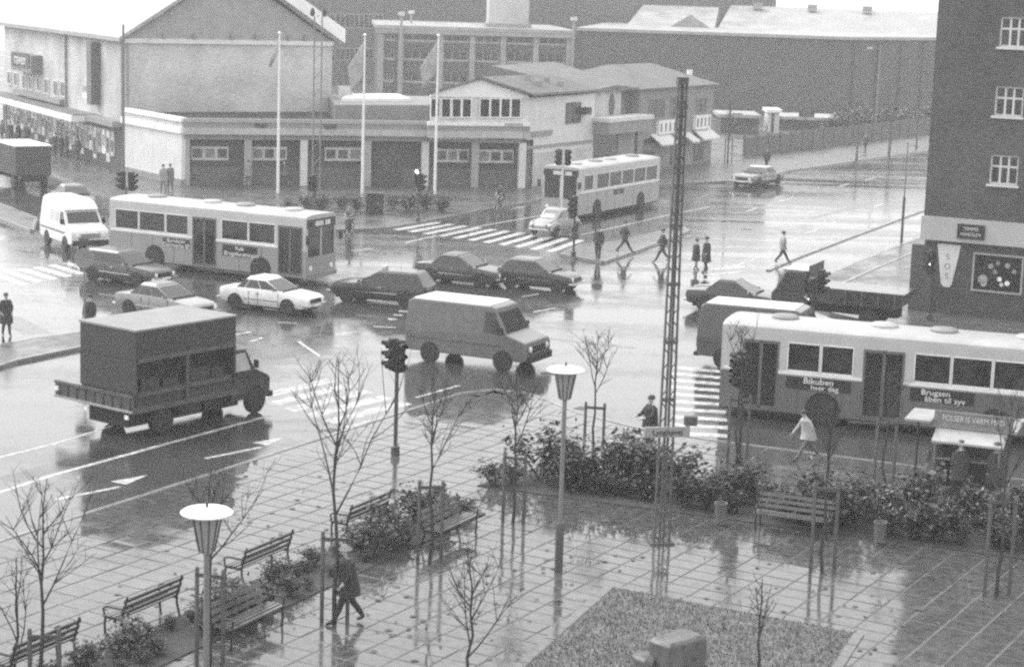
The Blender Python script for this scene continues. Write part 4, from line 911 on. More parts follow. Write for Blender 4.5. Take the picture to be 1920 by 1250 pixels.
# its bonneted cab
cx = BLn + .08; cw = 1.0
pr = [(cx, .5), (cx, 2.1), (cx + .12, 2.18), (cx + .62, 2.16), (cx + 1.0, 1.5), (cx + 1.62, 1.2), (cx + 1.74, 1.1), (cx + 1.72, .6), (cx + 1.62, .5)]
MB().sideprism(pr, -cw, cw).build('cab', M_tk, tr, bevel=.05, seg=3)
for s in (-1, 1):
    MB().sideprism([(cx + .14, 1.46), (cx + .82, 1.46), (cx + .54, 2.04), (cx + .14, 2.04)], s * cw - .03, s * cw + .012).build('side_window', mat('pale_cab_glass', .4, .08, .2), tr)
    MB().sideprism([(cx + .1, .62), (cx + .88, .62), (cx + .88, .64), (cx + .1, .64)], s * cw - .01, s * cw + .006).build('door_seam', M_under, tr)
    MB().box((cx + .95, s * (cw + .12), 1.65), (.05, .18, .26)).build('door_mirror', M_black, tr)
    MB().lathe([(.46, -.02), (.46, .02)], 18, (cx + 1.05, s * (cw - .01), .45), 'y').build('wheel_arch', M_under, tr); wheel(tr, cx + 1.05, s * (cw - .06), .4, .24, -1 if s < 0 else 1)
    MB().lathe([(.11, -.05), (.11, .03)], 12, (cx + 1.73, s * .74, .86), 'x').build('headlight', M_lampw, tr)
MB()._add([(cx + 1.0 + .01, -.88, 1.54), (cx + 1.0 + .01, .88, 1.54), (cx + .68, .82, 2.08), (cx + .68, -.82, 2.08), (cx + .95, -.88, 1.52), (cx + .95, .88, 1.52), (cx + .6, .82, 2.06), (cx + .6, -.82, 2.06)], [(0, 1, 2, 3), (7, 6, 5, 4), (0, 4, 5, 1), (1, 5, 6, 2), (2, 6, 7, 3), (3, 7, 4, 0)]).build('windscreen', M_autog, tr)
MB().bx(cx + 1.65, cx + 1.85, -cw, cw, .45, .62).build('front_bumper', M_under, tr)
MB().bx(cx + 1.72, cx + 1.76, -.55, .55, .7, 1.02).build('grille', M_black, tr)

# ---------------- tipper lorry by the right-hand corner, facing left
tl = thing('tipper_lorry', 'dark low tipper lorry facing left in front of the brick house', 'truck', near_side(1560, 612, 156, 2.1), R(156))
MB().sideprism([(1.2, .55), (1.2, 2.1), (1.35, 2.2), (2.15, 2.18), (2.55, 1.45), (2.75, 1.2), (2.78, .5)], -1.0, 1.0).build('cab', M_tk, tl, bevel=.06, seg=3)
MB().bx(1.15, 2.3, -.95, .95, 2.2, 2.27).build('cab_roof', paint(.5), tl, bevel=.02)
for s in (-1, 1):
    MB().sideprism([(1.45, 1.35), (2.4, 1.35), (2.1, 2.02), (1.45, 2.02)], s - .03 * s, s + .012 * s).build('side_window', M_autog, tl)
    for x in (-1.5, 2.0): wheel(tl, x, s * .92, .42, .25, -1 if s < 0 else 1)
    MB().lathe([(.11, -.05), (.11, .03)], 12, (2.78, s * .74, .85), 'x').build('headlight', M_lampw, tl)
MB()._add([(2.575, -.85, 1.48), (2.575, .85, 1.48), (2.22, .8, 2.1), (2.22, -.8, 2.1), (2.5, -.85, 1.46), (2.5, .85, 1.46), (2.15, .8, 2.08), (2.15, -.8, 2.08)], [(0, 1, 2, 3), (7, 6, 5, 4), (0, 4, 5, 1), (1, 5, 6, 2), (2, 6, 7, 3), (3, 7, 4, 0)]).build('windscreen', M_autog, tl)
b = MB(); b.sideprism([(1.05, .95), (1.05, 1.62), (-3.0, 1.62), (-2.7, .95)], -1.08, 1.08); b.build('tipping_body', M_tk, tl, bevel=.02)
for i in range(6): x = .9 - i * .7; MB().bx(x - .04, x + .04, -1.13, -1.081, .97, 1.6).build('rib', M_tk2, tl); MB().bx(x - .04, x + .04, 1.081, 1.13, .97, 1.6).build('rib', M_tk2, tl)
MB().bx(-2.6, 2.6, -.4, .4, .5, .94).build('chassis', M_under, tl); MB().bx(2.7, 2.86, -1, 1, .42, .6).build('front_bumper', M_under, tl)
MB().bx(1.06, 1.14, -1.05, 1.05, 1.0, 2.5).build('headboard', M_tk, tl)

# ---------------- lorry at the far left
fl = thing('canvas_lorry', 'dark lorry with pale flat top cut off by the left edge of the picture', 'truck', near_side(8, 350, -58, 2.3), R(122))
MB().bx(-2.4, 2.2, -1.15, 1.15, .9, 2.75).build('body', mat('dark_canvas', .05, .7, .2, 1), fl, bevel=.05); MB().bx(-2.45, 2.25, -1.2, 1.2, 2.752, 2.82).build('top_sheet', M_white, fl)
MB().sideprism([(2.35, .5), (2.35, 2.2), (3.6, 2.2), (3.95, 1.2), (3.95, .5)], -1.05, 1.05).build('cab', M_tk, fl, bevel=.05)
MB().bx(-2.3, 3.0, -.5, .5, .5, .895).build('chassis', M_under, fl)
for s in (-1, 1):
    for x in (-1.5, 3.0): wheel(fl, x, s * .95, .45, .27, -1 if s < 0 else 1)
    MB().bx(-2.45, -2.39, s * .9 - .1, s * .9 + .1, .75, .9).build('rear_light', M_lampr, fl)

# ---------------- buses
M_bodyw = mat('bus_cream', .42, .35, .08, 1, coat=.3); M_bodyg = mat('bus_lower_paint', .11, .35, .1, 1, coat=.3); M_broof = mat('bus_roof', .38, .45, .18, .6, streak=.2)
M_busg = mat('bus_glass', .028, .08, .95, 1.6, ior=1.5); M_seat = mat('bus_seat', .04, .8)
def make_bus(label, rear_near, deg, near_is_right, wins, doors, wheels_x, L=11.26, ads=(), rear=False, dest=True, mcol=None, gut=2.99):
    d = dirv(deg); n = Vector((-d.y, d.x, 0)); W = 2.5; g = mcol or M_bodyg
    side = 1 if near_is_right else -1           # camera-side is the bus's right (-y) or left (+y)
    loc = Vector((rear_near[0], rear_near[1], 0)) + d * (L / 2) + n * (W / 2) * side
    t = thing('city_bus', label, 'bus', loc, R(deg)); h = L / 2; hw = W / 2; ns = -side    # y sign of the camera side
    X = lambda s_: s_ - h
    WB, WT, SK = 1.70, 2.66, .26
    ops = [(X(a), X(b_), WB, WT) for a, b_ in wins] + [(X(a), X(b_), SK + .12, WT - .02) for a, b_ in doors]
    for sg in (ns, -ns):
        o_ = ops if sg == ns else [(X(.35 + i * 1.75), X(1.95 + i * 1.75), WB, WT) for i in range(6)]
        y0, y1 = sorted((sg * hw, sg * (hw - .07)))
        b = MB(); wall_open(b, -h, h, SK, 1.55, y0, y1, [(p, q, max(SK, r_), min(1.55, s_)) for p, q, r_, s_ in o_ if r_ < 1.5]); b.build('lower_side', g, t)
        b = MB(); wall_open(b, -h, h, 1.552, gut, y0, y1, [(p, q, max(1.552, r_), s_) for p, q, r_, s_ in o_]); b.build('upper_side', M_bodyw, t)
        for i, (p, q, r_, s_) in enumerate(o_):
            isdoor = r_ < 1
            f = MB(); fy0, fy1 = sorted((sg * (hw + .012), sg * (hw - .05)))
            if isdoor:
                xm = (p + q) / 2
                for a0, a1 in ((p, p + .07), (xm - .05, xm + .05), (q - .07, q)): f.bx(a0, a1, fy0, fy1, r_, s_)
                f.bx(p + .07, q - .07, fy0, fy1, r_, r_ + .1); f.bx(p + .07, q - .07, fy0, fy1, s_ - .1, s_)
                fo = f.build('door', mat('door_frame', .1, .4), t)
                MB().bx(p + .02, q - .02, *sorted((sg * (hw - .045), sg * (hw - .03))), r_ + .02, s_ - .02).build('pane', mat('door_glass', .02, .1, .3), fo)
            else:
                for a0, a1 in ((p, p + .03), (q - .03, q)): f.bx(a0, a1, fy0, fy1, r_, s_)
                f.bx(p + .045, q - .045, fy0, fy1, r_, r_ + .05); f.bx(p + .045, q - .045, fy0, fy1, s_ - .04, s_)
                fo = f.build('window', M_white, t)
                MB().bx(p + .02, q - .02, *sorted((sg * (hw - .045), sg * (hw - .03))), r_ + .02, s_ - .02).build('pane', M_busg, fo)
        cuts_ = sorted([(p, q) for p, q, r_, s_ in o_ if r_ < 1]); xs_ = [-h + .1] + [v_ for c_ in cuts_ for v_ in c_] + [h - .1]
        for p, q in zip(xs_[::2], xs_[1::2]):
            if q - p > .1: MB().bx(p, q, *sorted((sg * (hw + .002), sg * (hw + .03))), 1.60, 1.69).build('waist_rail', M_white, t)
        for k_ in range(1, 9):
            xs2 = -h + L * k_ / 9 + .07
            if all(not (p - .05 < xs2 < q + .05) for p, q, r_, s_ in o_ if r_ < 1): MB().bx(xs2 - .008, xs2 + .008, *sorted((sg * (hw - .02), sg * (hw + .004))), SK + .03, 1.53).build('panel_seam', M_under, t)
        MB().bx(-h + .05, h - .05, *sorted((sg * (hw - .02), sg * (hw + .006))), SK + .001, SK + .06).build('skirt_edge', M_under, t)
        for x in wheels_x:
            MB().lathe([(.57, -.03), (.57, .03)], 22, (X(x), sg * (hw - .015), .53), 'y').build('wheel_arch', M_under, t)
            wheel(t, X(x), sg * (hw - .10), .48, .28, -1 if sg < 0 else 1)
    # roof: curved shell
    rings = []
    for x, k in ((-h, .86), (-h + .12, 1), (h - .12, 1), (h, .86)):
        prf = [(-hw * 1.0, gut - .02), (-hw * .985, gut + .07), (-hw * .9, gut + .15 * k + .0), (-hw * .6, gut + .2 * k), (0, gut + .22 * k), (hw * .6, gut + .2 * k), (hw * .9, gut + .15 * k), (hw * .985, gut + .07), (hw, gut - .02)]
        rings.append([(x, y, z) for y, z in prf])
    MB().loft(rings).build('roof', M_broof, t, smooth=True)
    for i, f_ in enumerate((.16, .45, .62, .86)):
        MB().lathe([(.45, .0), (.45, .1), (.38, .15), (.2, .17)], 16, (X(L * f_), .1, gut + .18)).build('roof_hatch', M_broof if i % 2 else mat('hatch_dark', .2, .5), t, smooth=True)
    # ends
    MB().bx(h - .06, h, -hw + .07, hw - .07, SK, 1.25).build('front_panel', g, t); MB().bx(h - .05, h + .01, -hw + .07, hw - .07, gut - .42, gut - .02).build('destination_box', M_black, t)
    for y0, y1, z0, z1 in ((-.5, .15, gut - .34, gut - .12), (.3, .75, gut - .34, gut - .12)): MB().bx(h + .011, h + .02, y0, y1, z0, z1).build('destination_blind', M_offw, t)
    MB().bx(h - .05, h - .02, -hw + .1, hw - .1, 1.26, gut - .43).build('windscreen', M_busg, t)
    for y in (-hw + .11, 0, hw - .11): MB().bx(h - .06, h + .005, y - .05, y + .05, 1.25, gut - .42).build('screen_pillar', M_bodyw, t)
    MB().bx(-h, -h + .06, -hw + .07, hw - .07, SK, 1.6).build('rear_panel', g, t); MB().bx(-h, -h + .05, -hw + .07, hw - .07, 2.6, gut - .02).build('rear_header', M_bodyw, t); MB().bx(-h + .01, -h + .04, -hw + .1, hw - .1, 1.6, 2.6).build('rear_window', M_busg, t)
    for s in (-1, 1):
        MB().lathe([(.12, -.04), (.12, .03), (.07, .05)], 12, (h, s * .85, .72), 'x').build('headlight', M_lampw, t, smooth=True)
        MB().bx(-h - .02, -h + .02, s * 1.0 - .09, s * 1.0 + .09, .7, 1.1).build('rear_light', M_lampr, t)
        MB().box((h + .18, s * (hw + .12), 2.1), (.08, .2, .4)).build('mirror', M_black, t)
    MB().bx(h - .02, h + .1, -hw + .02, hw - .02, SK + .02, SK + .25).build('front_bumper', mat('bus_bumper', .2, .4), t, bevel=.02)
    MB().bx(-h + .08, h - .08, -hw + .09, hw - .09, .5, .62).build('floor', M_under, t)
    for i in range(9):                            # seats seen through the windows
        x = X(1.0 + i * 1.12)
        for y in (-.75, .75): MB().bx(x - .06, x + .06, y - .4, y + .4, .95, 1.85).build('seat_back', M_seat, t)
    for (a, b_, z0, z1, lines) in ads:
        y0, y1 = sorted((ns * (hw + .003), ns * (hw + .015)))
        ad = MB().bx(X(a), X(b_), y0, y1, z0, z1).build('advert_board', M_black, t)
        for k, (tx, sz, u) in enumerate(lines):
            lettering(tx, sz, M_white, ad, (X(a + (b_ - a) * u), ns * (hw + .018), z1 - (k + .55) * (z1 - z0) / len(lines)), (R(90), 0, 0) if ns < 0 else (R(90), 0, R(180)), squeeze=1.1)
    return t
fr_ = lambda *p: [(a * 11.26, b_ * 11.26) for a, b_ in p]
make_bus('two-tone city bus with white roof at left, heading right past the saloons', (-19.45, 93.92), -27.59, True,
         fr_((.03, .155), (.158, .295), (.298, .415), (.583, .717), (.72, .851)), fr_((.436, .558), (.865, .984)), (.241 * 11.26, .78 * 11.26), mcol=mat('bus_mid_lower', .24, .35, .1, 1, coat=.3),  # lower paint made paler to stand in for haze at this distance
         ads=((3.2, 4.75, 1.1, 1.5, (('Bornholm', .24, .5), ('Danmarks Ø', .27, .5))), (6.65, 8.6, .98, 1.5, (('Køb', .26, .5), ('Brugsforeningen', .27, .55)))))
make_bus('city bus at the right edge, seen from its rear doors, passing behind the planted bed', (6.897, 63.756), -18.57, True,
         [(2.19, 3.26), (3.29, 4.34), (6.27, 7.42), (7.45, 8.7), (8.73, 9.75)], [(.72, 1.92), (4.65, 5.97), (10.0, 11.1)], (3.42, 8.9),
         ads=((2.2, 4.3, 1.14, 1.54, (('Bikuben', .28, .5), ('hver dag', .24, .6))), (6.2, 8.2, 1.12, 1.54, (('Brugsen', .26, .4), ('åben til syv', .26, .55)))))
make_bus('pale city bus coming towards us beside the corner shops', (9.18, 126.92), -119.04, False,
         [(.4 + i * 1.72, 2.05 + i * 1.72) for i in range(5)] + [(9.4, 10.6)], [], (2.7, 8.8), mcol=mat('bus_pale_lower', .3, .35, .08, 1), ads=((5.2, 6.6, 1.2, 1.5, (('avis', .2, .5),)),))
# ================================================================== street furniture
M_lens = mat('dark_lens', .03, .15); M_lit = bpy.data.materials.new('lit_signal')
M_lit.use_nodes = True; M_lit.node_tree.nodes['Principled BSDF'].inputs['Emission Color'].default_value = (1, 1, 1, 1); M_lit.node_tree.nodes['Principled BSDF'].inputs['Emission Strength'].default_value = 3.0
M_pole = mat('painted_pole', .05, .4, .2, 5); M_poleg = mat('galvanised_pole', .2, .4, .2, 5, metal=.4)
def traffic_light(label, base, h, heads, lit=None, tr=.06, arm=None, polemat=None):
    # heads: list of (facing degrees, sideways offset m, top height)
    t = thing('traffic_light', label, 'traffic light', base, 0, 'traffic lights round the junction')
    MB().lathe([(.13, 0), (.13, .25), (tr, .3), (tr, h)], 10).build('pole', polemat or M_pole, t, smooth=True)
    for k, (deg, off, top) in enumerate(heads):
        d = dirv(deg); n = Vector((-d.y, d.x, 0)); c = n * off + d * .12
        hd = MB().box((c.x, c.y, top - .48), (.24, .30, .96), R(deg)).build('signal_head', M_black, t, bevel=.03)
        for i in range(3):
            z = top - .18 - i * .30; f = Vector((c.x, c.y, z)) + d * .125
            b = MB(); b.path([f, f + d * .015], .105, 12); b.build('lens', M_lit if lit == (k, i) else M_lens, hd)
            b = MB(); r0 = []; 
            for q, ln in ((.118, .0), (.122, .22)):
                r0.append([f + d * ln * (1 if math.sin(a) > -.3 else .5) + n * math.cos(a) * q + Vector((0, 0, math.sin(a) * q)) for a in [2 * math.pi * j / 14 for j in range(14)]])
            r1 = [[p + (p - (f + d * .1)).normalized() * .0 for p in r] for r in r0]
            b.loft(r0, cap=False); b.build('visor', M_black, hd)
    return t
traffic_light('tall black traffic light with two heads on the slabs before the grey van', G(741, 852, PZ), 3.15, [(205, .0, 3.5), (300, .0, 3.45)])
traffic_light('dark traffic light in front of the rear door of the right-hand bus', G(1385, 872, PZ), 3.3, [(150, -.1, 3.4), (200, .1, 3.3)])
traffic_light('twin-headed traffic light against the tipper lorry body', G(1522, 640), 2.3, [(210, .0, 2.6), (330, .35, 2.9)], lit=(0, 2))
traffic_light('traffic light with one lit lamp at the corner of the brick house', G(1742, 600, .12), 2.6, [(190, .15, 3.05), (280, -.2, 3.0)], lit=(1, 1))
traffic_light('traffic light in front of the little round car on the refuge island', G(1075, 481, .12), 2.5, [(200, .2, 3.15), (300, -.25, 2.95)])
traffic_light('traffic light with lit lamp near the railing before the store', G(784, 416, .12), 2.3, [(250, 0, 3.1), (330, 0, 2.8)], lit=(0, 0))
traffic_light('traffic light standing at the low store front left of the middle flagpole', G(590, 426, .12), 2.3, [(230, 0, 2.95)])
traffic_light('slim signal with a pair of dark heads rising over the left bus roof', G(237, 470), 3.2, [(200, -.3, 4.0), (340, .3, 3.95)])
traffic_light('double traffic light hung before the front of the pale bus', G(1052, 418), 3.6, [(290, .22, 4.35), (240, -.22, 4.35)], polemat=M_offw)
# round keep-right sign on a thin post, left
t = thing('road_sign', 'round grey road sign on a thin post behind the box truck', 'road sign', G(159, 640, .12), 0)
MB().lathe([(.035, 0), (.035, 3.1)], 8).build('post', M_poleg, t, smooth=True)
MB().lathe([(.38, -.02), (.38, .02)], 24, (0, -.06, 3.15), 'y').build('plate', mat('sign_back', .2, .4), t); MB().box((0, -.05, 3.75), (.36, .04, .3)).build('bracket', M_pole, t)
# bollard / street cabinets
def bx_thing(name, label, cat, px, py, w_, d_, h_, mt, deg=0, z=.12, cap=True):
    t = thing(name, label, cat, G(px, py, z), R(deg)); MB().bx(-w_ / 2, w_ / 2, -d_ / 2, d_ / 2, 0, h_).build('body', mt, t, bevel=.02)
    if cap: MB().bx(-w_ / 2 - .03, w_ / 2 + .03, -d_ / 2 - .03, d_ / 2 + .03, h_ + .001, h_ + .06).build('lid', mt, t)
    MB().bx(w_ * .1, w_ * .2, -d_ / 2 - .02, -d_ / 2 - .001, h_ * .5, h_ * .6).build('latch', M_trim, t); return t
bx_thing('street_cabinet', 'dark square cabinet on the pavement before the railing', 'cabinet', 702, 401, .98, .7, 1.2, mat('cabinet_dark', .03, .5), 10)
# ---------------- lattice mast
mb = G(1240, 1018, PZ); mast = thing('lattice_mast', 'tall riveted steel lattice mast rising from the planted bed', 'mast', mb, R(12))
MH = 11.6; M_mast = mat('mast_steel', .07, .55, .3, 4)
for s in (-1, 1):
    rail = MB(); z0, z1 = 0, MH
    x0, x1 = s * .125, s * .062
    for o in (-.075, .075):
        b = MB(); b._add([(x0 + o - .02, -.05, 0), (x0 + o + .02, -.05, 0), (x0 + o + .02, .05, 0), (x0 + o - .02, .05, 0), (x1 + o * .55 - .017, -.05, MH), (x1 + o * .55 + .017, -.05, MH), (x1 + o * .55 + .017, .05, MH), (x1 + o * .55 - .017, .05, MH)], [(3, 2, 1, 0), (4, 5, 6, 7), (0, 1, 5, 4), (1, 2, 6, 5), (2, 3, 7, 6), (3, 0, 4, 7)]); b.build('upright', M_mast, mast)
    n = 34
    for i in range(n):
        za, zb = MH * i / n + .05, MH * (i + .55) / n + .05; fa_ = za / MH; fb_ = zb / MH
        xa = x0 + (x1 - x0) * fa_; xb = x0 + (x1 - x0) * fb_; sg = 1 if i % 2 else -1
        MB().path([(xa - .07 * sg, -.045, za), (xb + .07 * sg, -.045, zb)], .016, 4).build('lacing_bar', M_mast, mast)
for i in range(8): z = .8 + i * 1.45; f_ = z / MH; x = .125 - .06 * f_; MB().bx(-x - .08, x + .08, -.06, .06, z - .04, z + .04).build('cross_tie', M_mast, mast)
MB().bx(-.3, .3, -.18, .18, -.05, .05).build('foot_plate', M_mast, mast); MB().bx(-.13, .13, -.1, .1, MH - .12, MH + .06).build('head_plate', M_mast, mast)
MB().bx(-.62, .55, -.2, -.12, 2.78, 3.04).build('street_sign', mat('street_sign', .24, .4), mast)
lettering('Lyngbyvej', .2, M_black, mast, (-.03, -.205, 2.91), (R(90), 0, 0))
MB().bx(.45, .75, -.15, .05, 3.05, 3.28).build('junction_box', M_mast, mast)
# ---------------- park lamps
def park_lamp(label, base, h):
    t = thing('park_lamp', label, 'lamp post', base, 0, 'park lamps on the slabs')
    MB().lathe([(.1, 0), (.1, 1.15), (.085, 1.2)], 12).build('sleeve', mat('lamp_sleeve', .06, .4), t, smooth=True)
    MB().lathe([(.055, 1.18), (.052, h - .75)], 12).build('post', mat('lamp_post', .16, .4), t, smooth=True)
    MB().lathe([(.1, h - .76), (.13, h - .72), (.25, h - .1), (.2, h - .09)], 20).build('lantern_glass', mat('smoky_glass', .3, .12), t, smooth=True)
    for k in range(10):
        a = 2 * math.pi * k / 10; MB().path([(.135 * math.cos(a), .135 * math.sin(a), h - .74), (.258 * math.cos(a), .258 * math.sin(a), h - .1)], .011, 4).build('rib', M_pole, t)
    MB().lathe([(.2, h - .1), (.44, h - .075), (.45, h - .05), (.4, h - .01), (.15, h + .035), (.02, h + .04)], 32).build('top_disc', M_white, t, smooth=True)
    MB().lathe([(.03, h + .03), (.02, h + .12), (.004, h + .14)], 8).build('finial', M_pole, t)
park_lamp('slender park lamp with white disc top standing by the planted bed near the mast', G(1047, 1071, PZ), 4.95)
q = G(388, 950, 4.95); park_lamp('nearest park lamp with white disc top in front of the tree stakes at lower left', (q.x, q.y, PZ), 4.85)
# ---------------- flagpoles and thin masts
def flagpole(label, bpx, h, flag):
    t = thing('flagpole', label, 'flagpole', G(*bpx, .12), 0, 'three flagpoles before the store')
    MB().lathe([(.1, 0), (.09, 3), (.05, h)], 10).build('pole', M_white, t, smooth=True); MB().lathe([(.02, h), (.11, h + .08), (.11, h + .16), (.02, h + .24)], 10).build('knob', M_white, t, smooth=True)
    if flag:
        w_, h_, sgn = flag; b = MB(); nx, nz = 6, 8; vs = []
        for i in range(nx + 1):
            for j in range(nz + 1):
                u = i / nx; v_ = j / nz; x = -u * w_ * (1 - .55 * v_ * .4) ; z = h - .25 - v_ * h_ - u * (1.0 + .7 * (1 - v_)); y = .14 * math.sin(u * 7 + v_ * 3) * u
                vs.append((x - .06, y, z))
        fs = [(i * (nz + 1) + j, (i + 1) * (nz + 1) + j, (i + 1) * (nz + 1) + j + 1, i * (nz + 1) + j + 1) for i in range(nx) for j in range(nz)]
        o = b._add(vs, fs).build('flag', mat('wet_flag', .32, .7, .3, 1.5), t, smooth=True); sm = o.modifiers.new('cloth', 'SOLIDIFY'); sm.thickness = .02
flagpole('white flagpole with a small drooping flag, left of the three', (521, 362), 10.0, (.6, .8, 1)); flagpole('white flagpole with limp flag, middle of the three', (679, 362), 10.0, (1.0, 2.3, 1)); flagpole('white flagpole with limp flag, right of the three', (815, 364), 10.1, (1.1, 2.0, 1))
def thin_pole(label, bpx, h, r_, mt, z=.12, lamp=False, twin=False):
    t = thing('pole', label, 'pole', G(*bpx, z)); 
    for dx in ((-.22, .22) if twin else (0,)): MB().lathe([(r_ * 1.6, 0), (r_, .4), (r_ * .8, h)], 8, (dx, 0, 0)).build('shaft', mt, t, smooth=True)
    if twin:
        for i in range(10): MB().path([(-.22, 0, .5 + i * h / 11), (.22, 0, .5 + (i + .5) * h / 11)], .02, 4).build('lacing_bar', mt, t)
        for dx in (-.35, .35): MB().lathe([(.1, 0), (.16, .25), (.05, .5)], 8, (dx, 0, h)).build('insulator', M_dark, t, smooth=True)
    if lamp: MB().path([(0, 0, h), (-.5, 0, h + .25), (-.9, 0, h + .2)], .04, 6).build('arm', mt, t); MB().box((-1.0, 0, h + .15), (.5, .2, .14)).build('lamp_head', M_offw, t, bevel=.04)
    else: MB().lathe([(r_ * .9, h), (r_ * .9, h + .06), (.01, h + .1)], 8).build('cap', mt, t)
    return t
thin_pole('dark thin mast at the corner of the pale hall', (232, 345), 10.2, .085, mat('mast_grey', .1, .5)); thin_pole('twin-legged thin mast in front of the hall gable', (592, 392), 11.4, .05, mat('mast_grey2', .16, .5), twin=True)
thin_pole('post with dark sleeve standing on the kerb before the brick house', (1690, 456), 5.6, .05, M_poleg, .1); 
thin_pole('thin pole on the far pavement behind the wide saloon', (1364, 306), 9.0, .06, M_pole); thin_pole('dark post by the far kerb at the yard wall', (1606, 302), 3.8, .09, M_pole); thin_pole('dark short post farthest along the yard wall', (1718, 280), 3.3, .08, M_pole)
thin_pole('street lamp with bent arm above the yard wall', (1640, 262), 8.5, .06, M_poleg, lamp=True)
thin_pole('dark post beside the people at the yard wall', (1666, 292), 4.0, .07, M_pole)
MB().lathe([(.075, 0), (.075, 2.6)], 10, (0, 0, 0)).build('sleeve', M_pole, [o for o in C.objects if o.get('label', '').startswith('post with dark sleeve')][0])
# railing and low hedge before the store
ra, rb_ = G(585, 404, .12), G(835, 398, .12); t = thing('railing', 'low dark railing in front of the store pavement', 'railing', ra, math.atan2(rb_.y - ra.y, rb_.x - ra.x)); RL = (rb_ - ra).length
for z in (.95, .15): MB().path([(0, 0, z), (RL, 0, z)], .03, 5).build('rail', M_pole, t)
for i in range(60): MB().bx(RL * i / 59 - .014, RL * i / 59 + .014, -.014, .014, 0, 1.0).build('bar', M_pole, t)
# ---------------- benches
M_slat = mat('wet_bench_slat', .07, .22, .3, 4, rvar=.1); M_iron = mat('cast_iron_frame', .02, .4)
def make_bench(label, loc, deg, L=2.0):
    # local x along the bench, local -y is the side one sits facing
    t = thing('park_bench', label, 'bench', loc, R(deg), 'park benches round the planting beds')
    for y, z in ((-.42, .44), (-.30, .45), (-.18, .45), (-.06, .44)): MB().bx(-L / 2, L / 2, y - .045, y + .045, z, z + .035).build('seat_slat', M_slat, t, bevel=.008)
    for k, (y, z) in enumerate(((.03, .58), (.075, .72), (.12, .86))):
        b = MB(); b._add([(-L / 2, y - .02, z - .04), (L / 2, y - .02, z - .04), (L / 2, y + .015, z + .045), (-L / 2, y + .015, z + .045), (-L / 2, y + .015, z - .05), (L / 2, y + .015, z - .05), (L / 2, y + .05, z + .035), (-L / 2, y + .05, z + .035)], [(0, 1, 2, 3), (7, 6, 5, 4), (0, 4, 5, 1), (1, 5, 6, 2), (2, 6, 7, 3), (3, 7, 4, 0)]); b.build('back_slat', M_slat, t)
    for x in (-L / 2 + .06, L / 2 - .06):
        f = MB(); f.path([(x, -.42, 0), (x, -.44, .25), (x, -.42, .42)], .028, 6); f.path([(x, .1, 0), (x, .02, .3), (x, .02, .45), (x, .16, .95)], .028, 6); f.path([(x, -.44, .42), (x, .02, .42)], .025, 6)
        f.path([(x, -.44, .42), (x, -.47, .62), (x, -.38, .66), (x, .07, .66)], .025, 6); f.build('end_frame', M_iron, t, smooth=True)
    return t
n_side = nBL
def at_bed(px, py): p = G(px, py, PZ); return p
bd = math.degrees(math.atan2(dBL.y, dBL.x))
def bench_on(label, pxa, side, off):
    p = G(*pxa, PZ); s_ = (p - BL0).dot(dBL); q = BL0 + dBL * s_ + nBL * off * side; q.z = PZ
    return make_bench(label, q, bd if side < 0 else bd + 180)
bench_on('bench at the lower left corner, only its back rail showing', (75, 1262), 1, .9)
bench_on('slatted bench facing the road, second from the lower left corner', (300, 1180), 1, .9)
bench_on('slatted bench facing the road, between the lamp stakes and the walker', (515, 1085), 1, .9)
bench_on('farthest slatted bench facing the road, near the tip of the bed', (700, 1000), 1, .9)
bench_on('wet bench facing the slabs just right of the nearest lamp', (478, 1195), -1, 1.0)
bench_on('wet bench facing the slabs at the far end of the left bed', (848, 1012), -1, 1.0)
pb_ = G(1500, 985, PZ); make_bench('bench with bright wet slats in front of the hedge', T0 + dF * ((pb_ - T0).dot(dF)) + Vector((dF.y, -dF.x, 0)) * .2 + Vector((0, 0, PZ)), -22)
# litter bins by the hedge
for lab, px, py in (('small pale litter bin at the hedge left of the bright bench', 1350, 985), ('small pale litter bin at the hedge right of the staked tree', 1648, 1022)):
    t = thing('litter_bin', lab, 'litter bin', G(px, py, PZ), 0, 'litter bins by the hedge'); MB().lathe([(.13, .12), (.17, .6), (.18, .62), (.15, .62), (.12, .2)], 14).build('bucket', mat('bin_grey', .12, .4), t, smooth=True); MB().lathe([(.03, 0), (.03, .7)], 6, (0, .19, 0)).build('post', M_pole, t)
# ---------------- bus shelter / sausage stand
sh = G(1815, 930, PZ); shelter = thing('kiosk_stand', 'small kiosk stand with pale awning and lettered roof board at the right edge', 'kiosk', sh, R(-21))
sd_ = dirv(-21); sP = Vector((sh.x, sh.y, 0))
def sxz(px, py): return onplane(px, py, sP, sd_)
a = sxz(1755, 812); c = sxz(1888, 826); z_aw = a[1]
MB().bx(a[0] + .15, c[0] - .1, 0, 1.7, .25, z_aw + .1).build('body', mat('stand_dark', .035, .5), shelter)
b = MB(); b._add([(a[0], -.75, z_aw - .1), (c[0], -.75, z_aw - .1), (c[0], 0, z_aw + .12), (a[0], 0, z_aw + .12), (a[0], -.75, z_aw - .16), (c[0], -.75, z_aw - .16), (c[0], 0, z_aw + .05), (a[0], 0, z_aw + .05)], [(0, 1, 2, 3), (7, 6, 5, 4), (0, 4, 5, 1), (1, 5, 6, 2), (2, 6, 7, 3), (3, 7, 4, 0)]); b.build('awning', mat('wet_awning', .34, .5, .2, 2), shelter)
MB().bx(a[0] - .1, c[0] + .25, -.02, 1.9, z_aw + .14, z_aw + .22).build('roof', mat('stand_roof', .3, .5), shelter)
u0, v0 = sxz(1752, 793); u1, v1 = sxz(1900, 806)
rbd = MB().bx(u0, u1, -.1, -.04, z_aw + .24, z_aw + .62).build('roof_board', mat('board_mid', .16, .5), shelter)
